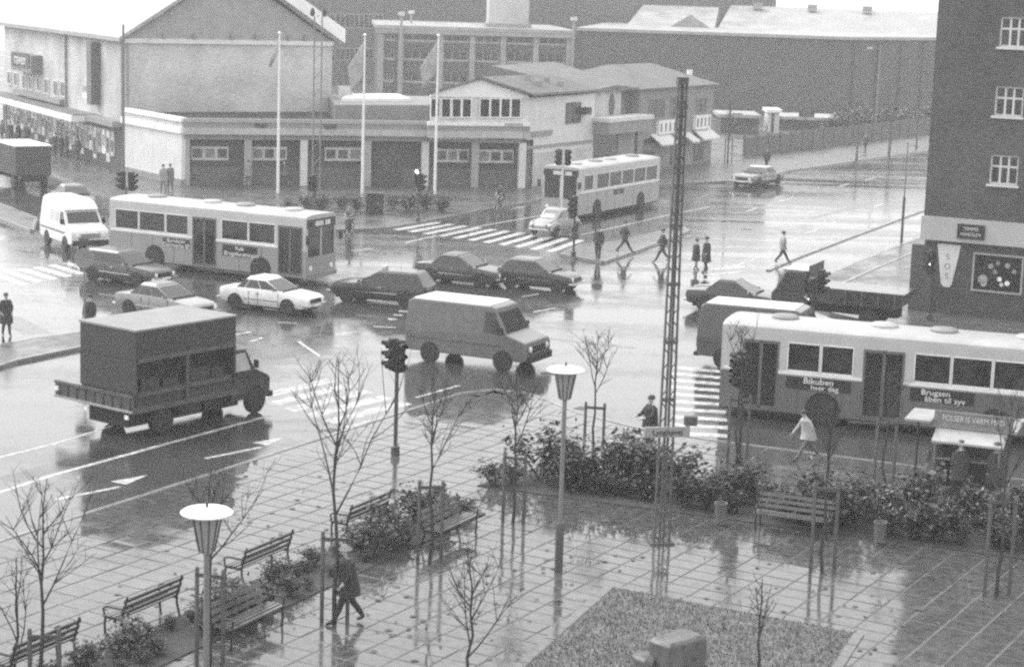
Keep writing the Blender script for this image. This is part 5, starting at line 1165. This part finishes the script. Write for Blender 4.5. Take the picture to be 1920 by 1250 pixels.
lettering('POLSER IS VARM MAD', .22, M_offw, rbd, ((u0 + u1) / 2, -.105, z_aw + .43), (R(90), 0, 0), squeeze=.8)
a2 = sxz(1700, 790); MB().bx(a2[0], u0 - .05, -.4, 1.2, z_aw + .3, z_aw + .36).build('side_roof', mat('side_roof', .3, .5), shelter)
MB().path([(a2[0] + .3, .2, 0), (a2[0] + .3, .2, z_aw + .3)], .04, 6).build('post', M_pole, shelter)
MB().path([(a[0] + .1, -.7, .0), (a[0] + .1, -.7, z_aw - .12)], .035, 6).build('post', M_poleg, shelter); MB().path([(c[0] - .1, -.7, .0), (c[0] - .1, -.7, z_aw - .12)], .035, 6).build('post', M_poleg, shelter)
MB().bx(a[0] + .1, c[0] - .05, -.35, 0.0, 1.05, 1.1).build('counter', M_trim, shelter)
# ---------------- granite blocks on the lawn
for lab, px, py, w_, d_, h_, dg in (('rough pale granite block on the lawn at the bottom edge', 1268, 1262, 1.1, .6, .8, 42), ('smaller granite block left of the big one on the lawn', 1212, 1266, .5, .45, .45, 38)):
    b = MB(); rr_ = random.Random(px); rings = []
    for z, k in ((0, 1), (h_ * .45, 1.02), (h_ * .9, .95), (h_, .82)):
        rings.append([(x * w_ / 2 * k + rr_.uniform(-.03, .03), y * d_ / 2 * k + rr_.uniform(-.03, .03), z + rr_.uniform(-.02, .02) * (z > 0)) for x, y in ((-1, -1), (-.3, -1.05), (.4, -1), (1, -1), (1.05, 0), (1, 1), (.2, 1.03), (-1, 1), (-1.05, .1))])
    o = b.loft(rings).build('granite_block', mat('wet_granite', .1, .4, .35, 5, bump=.6, bscale=25), None, bevel=.02); o.location = G(px, py, PZ + .012); o.rotation_euler = (0, 0, R(dg)); tag(o, lab, 'stone')

# ================================================================== plants
M_bark = mat('wet_bark', .03, .5, .4, 6, bump=.5, bscale=30); M_stake = mat('wet_stake', .06, .45, .3, 5)
M_leaf = mat('glossy_leaf', .03, .2, .5, 6, rvar=.12); M_leaf2 = mat('dull_leaf', .055, .45, .5, 5)
def sapling(label, base, H, split, spread, seed, n=6, stakes=2, sth=1.9, lean=0.0):
    rs = random.Random(seed); t = thing('young_tree', label, 'tree', base, rs.uniform(0, 6), 'bare young trees on stakes')
    r0 = .026 + H * .005
    trunk = MB(); pts = [(0, 0, 0)]
    for i in range(1, 9): f_ = i / 8; pts.append((rs.gauss(0, .03) + lean * f_, rs.gauss(0, .03), H * .97 * f_))
    trunk.path(pts, [r0 * (1 - .82 * i / 8) for i in range(9)], 7); trunk.build('trunk', M_bark, t, smooth=True)
    cr_ = MB()
    def at_z(z):
        f_ = max(0, min(7.999, z / (H * .97) * 8)); k = int(f_); return Vector(pts[k]).lerp(Vector(pts[k + 1]), f_ - k)
    def twig(p, d, ln, r_, depth):
        q = [p]; dd = d.copy(); k = 5
        for i in range(k):
            dd = (dd + Vector((rs.gauss(0, .10), rs.gauss(0, .10), .10 if depth == 0 else .04))).normalized(); q.append(q[-1] + dd * ln / k)
        cr_.path(q, [r_ * (1 - .82 * i / k) + .0022 for i in range(k + 1)], 5 if depth < 2 else 3)
        if depth < 2:
            for _ in range(rs.randint(4, 7) if depth == 0 else rs.randint(2, 4)):
                i = rs.randint(1, k - 1); a = rs.uniform(0, 6.28); side = Vector((math.cos(a), math.sin(a), rs.uniform(.1, .6))).normalized()
                twig(q[i], (dd * .6 + side * .8).normalized(), ln * rs.uniform(.3, .55), r_ * .45, depth + 1)
    for i in range(n):
        z = split + (H - split) * (i / n) * .75; a = i * 2.4 + rs.uniform(-.4, .4); up_ = rs.uniform(.9, 1.5)
        d = Vector((math.cos(a) * spread, math.sin(a) * spread, up_)).normalized()
        twig(at_z(z), d, (H - z) * rs.uniform(.72, .95), r0 * .42 * (1 - .4 * i / n), 0)
    cr_.build('crown', M_bark, t, smooth=True)
    for k in range(stakes):
        a = math.pi * k + .0; x, y = .28 * math.cos(a), .28 * math.sin(a)
        MB().lathe([(.045, 0), (.045, sth), (.02, sth + .04)], 7, (x, y, 0)).build('stake', M_stake, t, smooth=True)
    if stakes: MB().bx(-.3, .3, -.05, -.02, sth - .16, sth - .08).build('tie_bar', M_stake, t)
    t.rotation_euler = (0, 0, rs.uniform(-.3, .3)); return t
sapling('bare young tree at the lower left corner behind the first bench', G(84, 1292, PZ), 4.35, 1.7, .75, 11, 7, 2, 1.2)
sapling('tall vase-shaped bare tree on stakes beside the walker in the dark coat', G(627, 1167, PZ), 6.0, 2.4, .6, 5, 7, 2, 2.0)
sapling('bare young tree on stakes at the far end of the left bed', G(805, 1055, PZ), 4.8, 2.3, .6, 23, 7, 2, 2.0)
sapling('bare young tree on stakes at the tip of the hedge bed', G(962, 980, PZ), 4.2, 2.0, .8, 31, 8, 2, 1.85)
sapling('bare young tree on stakes left of the mast, behind the hedge', G(1112, 862, PZ), 3.9, 2.0, .8, 43, 8, 2, 1.7)
sapling('thin bare tree on stakes behind the hedge right of the zebra', G(1381, 880, PZ), 4.4, 2.4, .35, 57, 5, 2, 2.2)
sapling('thin bare tree on stakes in front of the dark hedge', G(1541, 1073, PZ), 4.3, 2.2, .35, 61, 5, 2, 2.2)
sapling('thin bare tree on stakes before the kiosk stand', G(1655, 930, PZ), 3.6, 2.2, .3, 67, 4, 2, 2.2)
sapling('thin bare tree on stakes near the right edge of the picture', G(1868, 1118, PZ), 5.0, 2.6, .35, 71, 5, 2, 2.4)
q = G(385, 1200, 1.0); sapling('bare young tree on tall stakes right behind the nearest lamp', (q.x - .05, q.y + .9, PZ), 4.3, 2.3, .75, 83, 7, 2, 2.1)
q = G(880, 1210, 1.6); sapling('near bare sapling with crooked boughs at the bottom edge', (q.x, q.y, PZ), 3.6, 1.3, 1.0, 97, 7, 0)
q = G(1424, 1180, 1.2); sapling('whip-thin sapling on the lawn near the granite blocks', (q.x, q.y, PZ), 2.3, .9, .3, 101, 3, 0)
q = G(30, 1200, .9); sapling('thin many-stemmed sapling at the left edge', (q.x, q.y, PZ), 2.6, .4, .35, 103, 4, 0)
sapling('staked young tree on the far pavement beyond the wide saloon', G(1365, 306, .12), 4.6, 2.2, .5, 107, 6, 2, 2.0)
sapling('small bare tree at the far kerb by the yard wall', G(1668, 300, .12), 5.0, 2.0, .5, 109, 6, 0)
# shrubs
def shrub_mesh(seed, h, w_, nl, leaf, nm):
    rs = random.Random(seed); st = MB(); lv = MB(); tips = []
    for i in range(9):
        a = rs.uniform(0, 6.28); q = Vector((rs.gauss(0, .05), rs.gauss(0, .05), 0)); pts = [q]; d = Vector((math.cos(a) * .5, math.sin(a) * .5, 1)).normalized(); ln = h * rs.uniform(.7, 1.05)
        for k in range(4): d = (d + Vector((rs.gauss(0, .18), rs.gauss(0, .18), 0))).normalized(); pts.append(pts[-1] + d * ln / 4); tips.append((pts[-1], .6 + k * .2)) if k else None
        st.path(pts, [.014, .012, .01, .008, .005], 4)
    for i in range(nl):
        p, s_ = rs.choice(tips); p = p + Vector((rs.gauss(0, w_ * .2), rs.gauss(0, w_ * .2), rs.gauss(0, h * .13)))
        if p.z < .08: p.z = .08 + rs.random() * .2
        d = Vector((rs.gauss(0, 1), rs.gauss(0, 1), rs.gauss(.1, .5))).normalized(); n_ = d.cross(Vector((rs.gauss(0, .5), rs.gauss(0, .5), 1))).normalized(); up_ = n_.cross(d)
        l = leaf * rs.uniform(.6, 1.25); w2 = l * rs.uniform(.25, .36)
        lv._add([p, p + d * l * .5 + n_ * w2 + up_ * .01, p + d * l - up_ * l * .12, p + d * l * .5 - n_ * w2 + up_ * .01], [(0, 1, 2, 3)])
    so_ = st.build('stems', M_bark); lo_ = lv.build('foliage', M_leaf if nm else M_leaf2); r_ = (so_.data, lo_.data); bpy.data.objects.remove(so_); bpy.data.objects.remove(lo_); return r_
SH = [shrub_mesh(200 + i, 1.15, .62, 620, .17, 1) for i in range(4)] + [shrub_mesh(300 + i, .62, .55, 420, .12, 0) for i in range(4)]
def shrub(label, p, kind, group, sc_):
    t = thing('shrub', label, 'shrub', p, rnd.uniform(0, 6.28), group); t.scale = (sc_,) * 3
    m_ = SH[kind]; inst(m_[0], 'stems', t, (0, 0, 0)); inst(m_[1], 'foliage', t, (0, 0, 0))
ONES = ('', 'first', 'second', 'third', 'fourth', 'fifth', 'sixth', 'seventh', 'eighth', 'ninth', 'tenth', 'eleventh', 'twelfth', 'thirteenth', 'fourteenth', 'fifteenth', 'sixteenth', 'seventeenth', 'eighteenth', 'nineteenth', 'twentieth')
def ordn(n): return ONES[n] if n <= 20 else ('twenty-' if n < 30 else 'thirty-') + ONES[n % 10] if n % 10 else 'thirtieth'
cnt = {0: 0, 1: 0, 2: 0, -1: 0, 3: 0}
k = 0
for i in range(30):
    for r_ in (0, 1, 2):
        u = .75 + i * .62 + (.3 if r_ % 2 else 0) + rnd.uniform(-.12, .12); v_ = .75 + r_ * .95 + rnd.uniform(-.15, .15)
        if u < .6 + v_ * .15 or u > 19: continue
        if rnd.random() < (.12 if r_ == 0 else .25): continue
        p = T0 + dF * u + dA * v_; p.z = PZ + .03
        cnt[r_] += 1; shrub('glossy evergreen shrub, %s row of the hedge bed, %s from its pointed tip' % (('front', 'middle', 'back')[r_], ordn(cnt[r_])), p, rnd.randint(0, 3), 'evergreen shrubs of the hedge bed', rnd.choice((.45, .55, .65, .75, .85, .95, 1.15))); k += 1
cnt = {-1: 0, 1: 0}
for i in range(34):
    for r_ in (-1, 1):
        u = 1.2 + i * .64 + rnd.uniform(-.2, .2); p = BL0 + dBL * u + nBL * (r_ * .36 + rnd.uniform(-.12, .12)); p.z = PZ + .03
        if u > (BL1 - BL0).length - .4 or rnd.random() < .1: continue
        cnt[r_] += 1; shrub('low leafy shrub on the %s side of the bench bed, %s from the lower left' % ('road' if r_ > 0 else 'slab', ordn(cnt[r_])), p, rnd.randint(4, 7), 'low shrubs of the bench bed', rnd.choice((.45, .6, .75, .9, 1.1, 1.35)))
# a lone sprig and low hedge at the store
shrub('lone thin sprig standing at the pointed tip of the hedge bed', G(925, 908, PZ), 4, None, 1.1)
for i, px in enumerate((545, 575, 606, 640, 668, 738, 762, 800, 828)):
    shrub('low bush at the store railing, %s from the left' % ordn(i + 1), G(px, 397 - (i % 2) * 6, .12), rnd.randint(4, 7), 'bushes along the store railing', rnd.uniform(1.1, 1.7))
for i in range(26):
    px = 1560 + i * 8 + rnd.uniform(-3, 3); py = 262 - i * .9
    q = G(px, py + 2, .12); shrub('dark bush behind the yard wall, %s from the left' % ordn(i + 1), q, rnd.randint(0, 3), 'bushes behind the yard wall', rnd.uniform(1.5, 2.3))
# turf blades on the lawn and fallen leaves on the slabs
gr = MB(); rs = random.Random(5)
mn = [min(p[i] for p in lawn_poly) for i in (0, 1)]; mx_ = [max(p[i] for p in lawn_poly) for i in (0, 1)]; c_ = 0
while c_ < 26000:
    p = Vector((rs.uniform(mn[0], mx_[0]), rs.uniform(mn[1], mx_[1]), 0))
    if not inside(p, lawn_poly): c_ += .3; continue
    h_ = rs.uniform(.03, .09); a = rs.uniform(0, 6.28); d = Vector((math.cos(a), math.sin(a), 0)) * .012; e = Vector((rs.gauss(0, .03), rs.gauss(0, .03), h_)); z = Vector((0, 0, PZ + .01))
    gr._add([p + z - d, p + z + d, p + z + e], [(0, 1, 2)]); c_ += 1
g_ = gr.build('grass', mat('wet_grass', .1, .4, .5, 2.5)); stuff(g_); g_['label'] = 'short wet grass on the lawn bed'; g_['category'] = 'grass'
lf_ = MB()
for i in range(420):
    p = Vector((rs.uniform(-9, 13), rs.uniform(36, 54), 0))
    if not inside(p, PL) or inside(p, bedL) or inside(p, bedR): continue
    a = rs.uniform(0, 6.28); d = Vector((math.cos(a), math.sin(a), rs.uniform(-.1, .1))); n_ = Vector((-d.y, d.x, rs.uniform(-.15, .15))); l = rs.uniform(.05, .12); p.z = PZ + .012
    lf_._add([p - d * l, p + n_ * l * .6 + Vector((0, 0, .012)), p + d * l, p - n_ * l * .6 + Vector((0, 0, .01))], [(0, 1, 2, 3)])
l_ = lf_.build('fallen_leaves', mat('wet_dead_leaf', .05, .4, .5, 8)); stuff(l_); l_['label'] = 'scattered dead leaves lying on the wet slabs'; l_['category'] = 'leaves'
# ================================================================== people, bicycles
M_skin = mat('skin', .38, .5, .1, 10); M_hair = mat('dark_hair', .03, .5, .3, 20); M_shoe = mat('shoe', .02, .4)
PEND = []
def person(label, loc, deg, h=1.72, stride=0.0, coat=.04, legs=.04, longcoat=0.0, hat=None, armswing=None, bend=0.0, sit=False, arms=None, hair=None, bag=None, group=None):
    s = h / 1.75; t = thing('person', label, 'person', loc, R(deg), group)
    J = {}; E_ = []; Rr = {}
    def j(n, x, y, z, r_, par=None): J[n] = Vector((x, y, z)) * s; Rr[n] = r_ * s; E_.append((par, n)) if par else None
    bz = .93 if not sit else .95
    lx = math.sin(bend)
    j('pelvis', 0, 0, bz, .135)
    def sp(z, f=0.0): return (math.sin(bend) * z + f, math.cos(bend) * z + bz)
    for n, z, r_, par in (('belly', .18, .135, 'pelvis'), ('chest', .40, .15, 'belly'), ('neck', .56, .06, 'chest'), ('jaw', .64, .075, 'neck'), ('head', .73, .098, 'jaw'), ('crown', .80, .07, 'head')):
        x, zz = sp(z, .02 if n in ('jaw', 'head') else 0); j(n, x, 0, zz, r_, par)
    x, zz = sp(.69, .12); j('nose', x, 0, zz, .018, 'head')
    for sd, sg in (('L', 1), ('R', -1)):
        ph = stride * sg
        j('hip' + sd, 0, sg * .095, bz - .06, .12, 'pelvis')
        if sit: kn = (.42, sg * .13, bz - .14); an = (.36, sg * .13, bz - .56)
        else:
            kn = (math.sin(ph) * .44 + (.05 if ph < 0 else .02), sg * .10, bz - .06 - math.cos(ph) * .44); a2 = ph - (.25 if ph < 0 else -.02)
            an = (kn[0] + math.sin(a2) * .43, sg * .10, max(.07, kn[2] - math.cos(a2) * .43))
        j('knee' + sd, *kn, .08, 'hip' + sd); j('calf' + sd, kn[0] * .65 + an[0] * .35 - .015, sg * .10, kn[2] * .65 + an[2] * .35, .074, 'knee' + sd); j('ankle' + sd, *an, .055, 'calf' + sd)
        tz = .03 if (ph >= 0 or sit) else an[2] - .05; j('toe' + sd, an[0] + .16, sg * .115, max(.03, tz) if not sit else an[2] - .04, .038, 'ankle' + sd)
        x, zz = sp(.47); j('sho' + sd, x, sg * .175, zz, .085, 'chest')
        aw = (armswing if armswing is not None else -stride) * sg
        if arms == 'front' or sit: el = (x + .16, sg * .24, zz - .24); wr = (x + .40, sg * .18, zz - .26)
        elif arms == 'pocket': el = (x - .06, sg * .27, zz - .27); wr = (x + .08, sg * .2, zz - .46)
        else: el = (x + math.sin(aw) * .28 - .02, sg * .235, zz - math.cos(aw) * .28); wr = (el[0] + math.sin(aw + .25) * .25, sg * .235, el[2] - math.cos(aw + .25) * .25)
        j('elb' + sd, *el, .065, 'sho' + sd); j('wri' + sd, *wr, .042, 'elb' + sd)
        d = (Vector(wr) - Vector(el)).normalized(); pm = Vector(wr) + d * .07; j('palm' + sd, *pm, .034, 'wri' + sd)
        for q, (oy, ln, r_) in enumerate(((-.03, .075, .0095), (-.011, .085, .0098), (.009, .08, .0095), (.028, .062, .0085))):
            b0_ = pm + d * .035 + Vector((oy, 0, 0)) if abs(d.z) > .5 else pm + d * .035 + Vector((0, oy, 0))
            j('f%d' % q + sd, *b0_, r_, 'palm' + sd); e = b0_ + d * ln + Vector((.018, 0, -.012)); j('g%d' % q + sd, *e, r_ * .8, 'f%d' % q + sd)
        th_ = Vector(wr) + d * .03 + Vector((.035, -sg * .015, 0)); j('th' + sd, *th_, .011, 'palm' + sd)
    names = list(J); me = bpy.data.meshes.new('body'); me.from_pydata([J[n] for n in names], [(names.index(a), names.index(b_)) for a, b_ in E_], [])
    o = bpy.data.objects.new('body', me); C.objects.link(o)
    o.modifiers.new('skin', 'SKIN'); sm = o.modifiers.new('sub', 'SUBSURF'); sm.levels = 1; sm.render_levels = 1
    if not me.skin_vertices:
        bm = bmesh.new(); bm.from_mesh(me); bm.verts.layers.skin.verify(); bm.to_mesh(me); bm.free()
    sv = me.skin_vertices[0].data
    for i, n in enumerate(names):
        k = 1.0; sv[i].radius = (Rr[n], Rr[n] * (.86 if n in ('chest', 'belly', 'pelvis') else 1)); sv[i].use_root = (n == 'pelvis')
    PEND.append((o, t, J, s, coat, legs, bz * s, sit))
    cm = mat('cloth_%03d' % int(coat * 1000), coat, .75, .2, 4, bump=.4, bscale=20)
    hx, hzz = J['head'].x, J['head'].z
    # hair or hat
    b = MB(); rg = []
    for f_, r_ in ((-.015, .108), (.03, .112), (.075, .1), (.105, .07), (.12, .02)): rg.append([(hx - .018 * s + r_ * s * math.cos(a) * 1.08, r_ * s * math.sin(a) * .92, hzz + f_ * s) for a in [2 * math.pi * q / 12 for q in range(12)]])
    b.loft(rg); b.build('hat' if hat else 'hair', mat('hat_cloth%03d' % int(hat * 1000), hat, .7) if hat else (mat('hair_%03d' % int(hair * 1000), hair, .5) if hair else M_hair), t, smooth=True)
    if hat: MB().lathe([(.15 * s, -.004), (.155 * s, .004), (.1 * s, .02)], 14, (hx - .01, 0, hzz + .0)).build('hat_brim', mat('hat_cloth%03d' % int(hat * 1000), hat, .7), t)
    if longcoat:
        z1 = J['chest'].z + .06 * s; z0 = (bz - longcoat) * s; b = MB(); rg = []
        for i in range(7):
            f_ = i / 6; z = z1 + (z0 - z1) * f_; cxx = math.sin(bend) * max(0, z / s - bz) * s; ry = (.225 + .05 * f_ + (.015 if i in (0,) else 0)) * s; rx = (.17 + .06 * f_ + abs(stride) * .22 * max(0, f_ - .5)) * s
            rg.append([(cxx + rx * math.cos(a) * (1 + .05 * math.sin(5 * a + i)), ry * math.sin(a) * (1 + .05 * math.sin(4 * a + 2)), z + (.012 * math.sin(3 * a) if i == 6 else 0)) for a in [2 * math.pi * q / 16 for q in range(16)]])
        b.loft(rg); b.build('coat', cm, t, smooth=True)
    else:
        z1 = J['neck'].z - .04 * s; z0 = (bz - .12) * s; b = MB(); rg = []
        for i in range(6):
            f_ = i / 5; z = z1 + (z0 - z1) * f_; cxx = math.sin(bend) * max(0, z / s - bz) * s; k = (.62, 1.0, 1.06, 1.0, 1.0, 1.06)[i]
            rg.append([(cxx + .165 * k * s * math.cos(a), .22 * k * s * math.sin(a), z) for a in [2 * math.pi * q / 14 for q in range(14)]])
        b.loft(rg); b.build('jacket', cm, t, smooth=True)
    if bag is not None:
        w_ = J['palmR']; bo = MB().box((w_.x, w_.y - .02, w_.z - .3 * s), (.34 * s, .12 * s, .3 * s)).build('bag', mat('bag_%03d' % int(bag * 1000), bag, .6), t, bevel=.02)
        MB().path([(w_.x - .1 * s, w_.y, w_.z - .16 * s), (w_.x, w_.y, w_.z - .03 * s), (w_.x + .1 * s, w_.y, w_.z - .16 * s)], .01, 5).build('handle', M_black, bo)
    return t
P = lambda px, py, z=0.0: G(px, py, z)
person('person in dark coat and cap walking on the slabs beside the tall staked tree', P(652, 1168, PZ), 190, 1.76, .36, .022, .02, .28, hat=.24, arms='pocket', bend=.1)
person('person in dark jacket standing at the mast by the planted bed', P(1217, 850, PZ), 215, 1.78, .08, .022, .022, .12, arms='front')
person('person in dark coat standing at the left edge of the picture', P(12, 629), 300, 1.64, .15, .03, .08, .42, arms='pocket')
person('person in dark jacket, only the head showing above the box truck roof', P(168, 634), 250, 1.7, .1, .03, .03)
person('left of the two people by the white end wall of the store', P(306, 358, .12), -70, 1.68, .2, .25, .2, .25, group='people on the far pavement'); person('right of the two people by the white end wall of the store, in darker coat', P(319, 357, .12), -65, 1.7, .2, .12, .1, .3, group='people on the far pavement')
person('man standing on the refuge island behind the traffic light post', P(1121, 487, .12), 250, 1.74, .12, .04, .04, .1); person('man striding across the island with legs wide apart', P(1170, 475, .12), 10, 1.72, .5, .045, .045)
person('walker half hidden behind the lattice mast', P(1241, 492), 190, 1.72, .45, .04, .06); person('shorter woman in long dark coat, left of the pair on the zebra', P(1304, 507), 20, 1.58, .12, .03, .35, .38, arms='pocket'); person('taller person in long dark coat, right of the pair on the zebra', P(1323, 510), 200, 1.76, .1, .028, .05, .42, arms='pocket')
person('man in light jacket striding alone over the right-hand street', P(1466, 495), 15, 1.7, .5, .3, .04, arms='pocket')
person('person in pale coat hurrying by the hedge, leaning forward', P(1513, 862, PZ), 200, 1.56, .5, .36, .12, .2, bend=.3)
person('person with pale bag at the kiosk stand, nearest its left post', P(1752, 925, PZ), 80, 1.7, .1, .05, .05, .2, bag=.5); person('person with pale bag at the middle of the kiosk counter', P(1795, 938, PZ), 95, 1.7, .1, .04, .04, .3, bag=.45); person('person with pale bag at the right end of the kiosk counter', P(1862, 945, PZ), 100, 1.74, .1, .04, .04, .3, bag=.4)
for i, (px, py, v) in enumerate(((4, 266, .1), (20, 268, .06), (34, 270, .05), (50, 272, .08), (104, 292, .05), (114, 294, .05), (127, 290, .08), (146, 300, .07))):
    person(('dark figure under the canopy of the hall at the left edge', 'figure at the hall doors just above the lorry top', 'dark figure nearest the pillar of the hall canopy', 'figure beside the bright posters of the hall', 'left of the close pair by the poster cases', 'right of the close pair by the poster cases', 'small figure walking past the poster cases', 'figure bending at the row of poster cases')[i], P(px, py, .12), rnd.uniform(0, 360), 1.7, .2, v, .05, .2)
person('person in pale clothes before the second store window', P(466, 350, .12), -60, 1.7, .2, .2, .12, .2); person('figure with light collar before the left flagpole', P(533, 348, .12), 200, 1.68, .2, .1, .06, .2)
person('dark figure by the yard wall on the far pavement', P(1622, 286, .12), 230, 1.72, .25, .06, .05); person('dark figure on the far kerb beyond the wide saloon', P(1437, 318, .12), 230, 1.7, .25, .04, .04, .2)
# bicycles
def bicycle(label, loc, deg, moped=False):
    t = thing('bicycle' if not moped else 'moped', label, 'bicycle' if not moped else 'moped', loc, R(deg)); r_ = .33; wbs = 1.04
    for x in (-wbs / 2, wbs / 2):
        pts = [(x + r_ * math.cos(a), 0, r_ + .02 + r_ * math.sin(a)) for a in [2 * math.pi * k / 20 for k in range(21)]]
        wh = MB().path(pts, .028 if moped else .02, 6).build('wheel', M_tyre, t, smooth=True)
        sp_ = MB()
        for k in range(8): a = math.pi * k / 8 + .1; sp_.path([(x - r_ * math.cos(a), 0, r_ + .02 - r_ * math.sin(a)), (x + r_ * math.cos(a), 0, r_ + .02 + r_ * math.sin(a))], .004, 3)
        sp_.build('spokes', M_chrome, wh)
    f = MB(); bb = (-.05, 0, .32); st_ = (-.18, 0, .82); hd_ = (.36, 0, .84); rw = (-wbs / 2, 0, r_ + .02); fw = (wbs / 2, 0, r_ + .02)
    for a, b_ in ((bb, st_), (bb, hd_), (st_, hd_), (bb, rw), (st_, rw), (hd_, fw)): f.path([a, b_], .022 if not moped else .035, 6)
    f.build('frame', M_pole, t); MB().path([(.34, -.28, 1.02), (.38, -.1, .98), (.37, 0, .95), (.38, .1, .98), (.34, .28, 1.02)], .016, 6).build('handlebar', M_chrome, t); MB().path([(.36, 0, .84), (.37, 0, .96)], .018, 6).build('stem', M_chrome, t)
    MB().box((-.2, 0, .9), (.26, .15, .06)).build('saddle', M_black, t, bevel=.02); MB().path([(-.18, 0, .8), (-.19, 0, .88)], .016, 6).build('seat_post', M_chrome, t)
    if moped: MB().box((-.02, 0, .42), (.34, .2, .3)).build('engine', M_under, t, bevel=.04); MB().box((.1, 0, .72), (.4, .18, .16)).build('tank', paint(.2), t, bevel=.05)
    return t
def rider(label, p, deg, **k):
    q = Vector(p) + dirv(deg) * -.18; q.z = p.z - .0
    return person(label, q, deg, sit=True, bend=.18, **k)
bp = P(655, 441); bicycle('moped coming round the corner at the right end of the left bus', bp, -100, True); rider('rider in grey jacket sitting on the moped at the corner', bp, -100, h=1.72, coat=.14, legs=.03)
bp = P(938, 396); bicycle('bicycle on the street in front of the store corner pier', bp, -110); rider('cyclist in dark coat passing the store corner pier', bp, -110, h=1.72, coat=.05, legs=.2)
# grow all bodies at once
bpy.context.view_layer.update(); dg = bpy.context.evaluated_depsgraph_get()
for o, t, J, s, coat, legs, hipz, sit in PEND:
    me = bpy.data.meshes.new_from_object(o.evaluated_get(dg)); bpy.data.objects.remove(o)
    me.materials.clear()
    for m_ in (mat('cloth_%03d' % int(coat * 1000), coat), mat('trousers_%03d' % int(legs * 1000), legs, .75, .2, 4), M_skin, M_shoe): me.materials.append(m_)
    hands = [J['palmL'], J['palmR']]; anks = [J['ankleL'], J['ankleR'], J['toeL'], J['toeR']]
    for p_ in me.polygons:
        c = p_.center; p_.use_smooth = True
        if c.z > J['neck'].z - .01: i = 2
        elif min((c - h_).length for h_ in hands) < .12 * s: i = 2
        elif min((c - a).length for a in anks) < .08 * s: i = 3
        elif c.z < hipz - .02 * s and (abs(c.x) > 0 or True) and min((c - J['elb' + d]).length for d in 'LR') > .2 * s and min((c - J['wri' + d]).length for d in 'LR') > .12 * s: i = 1
        else: i = 0
        p_.material_index = i
    o2 = bpy.data.objects.new('body', me); C.objects.link(o2); o2.parent = t
# ================================================================== rain haze
hz = MB().bx(-425, 425, -65, 645, -1.0, 21.0).build('haze', None); stuff(hz)
hz['label'] = 'thin rainy haze filling the air over the junction'; hz['category'] = 'haze'
hm = bpy.data.materials.new('rain_haze'); hm.use_nodes = True; n_ = hm.node_tree.nodes; n_.remove(n_['Principled BSDF'])
pv = n_.new('ShaderNodeVolumePrincipled'); pv.inputs['Color'].default_value = (.95, .95, .95, 1); pv.inputs['Density'].default_value = 0.00075; pv.inputs['Anisotropy'].default_value = 0.2
hm.node_tree.links.new(pv.outputs[0], n_['Material Output'].inputs['Volume']); hz.data.materials.append(hm)
try: hm.cycles.volume_sampling = 'DISTANCE'
except Exception: pass
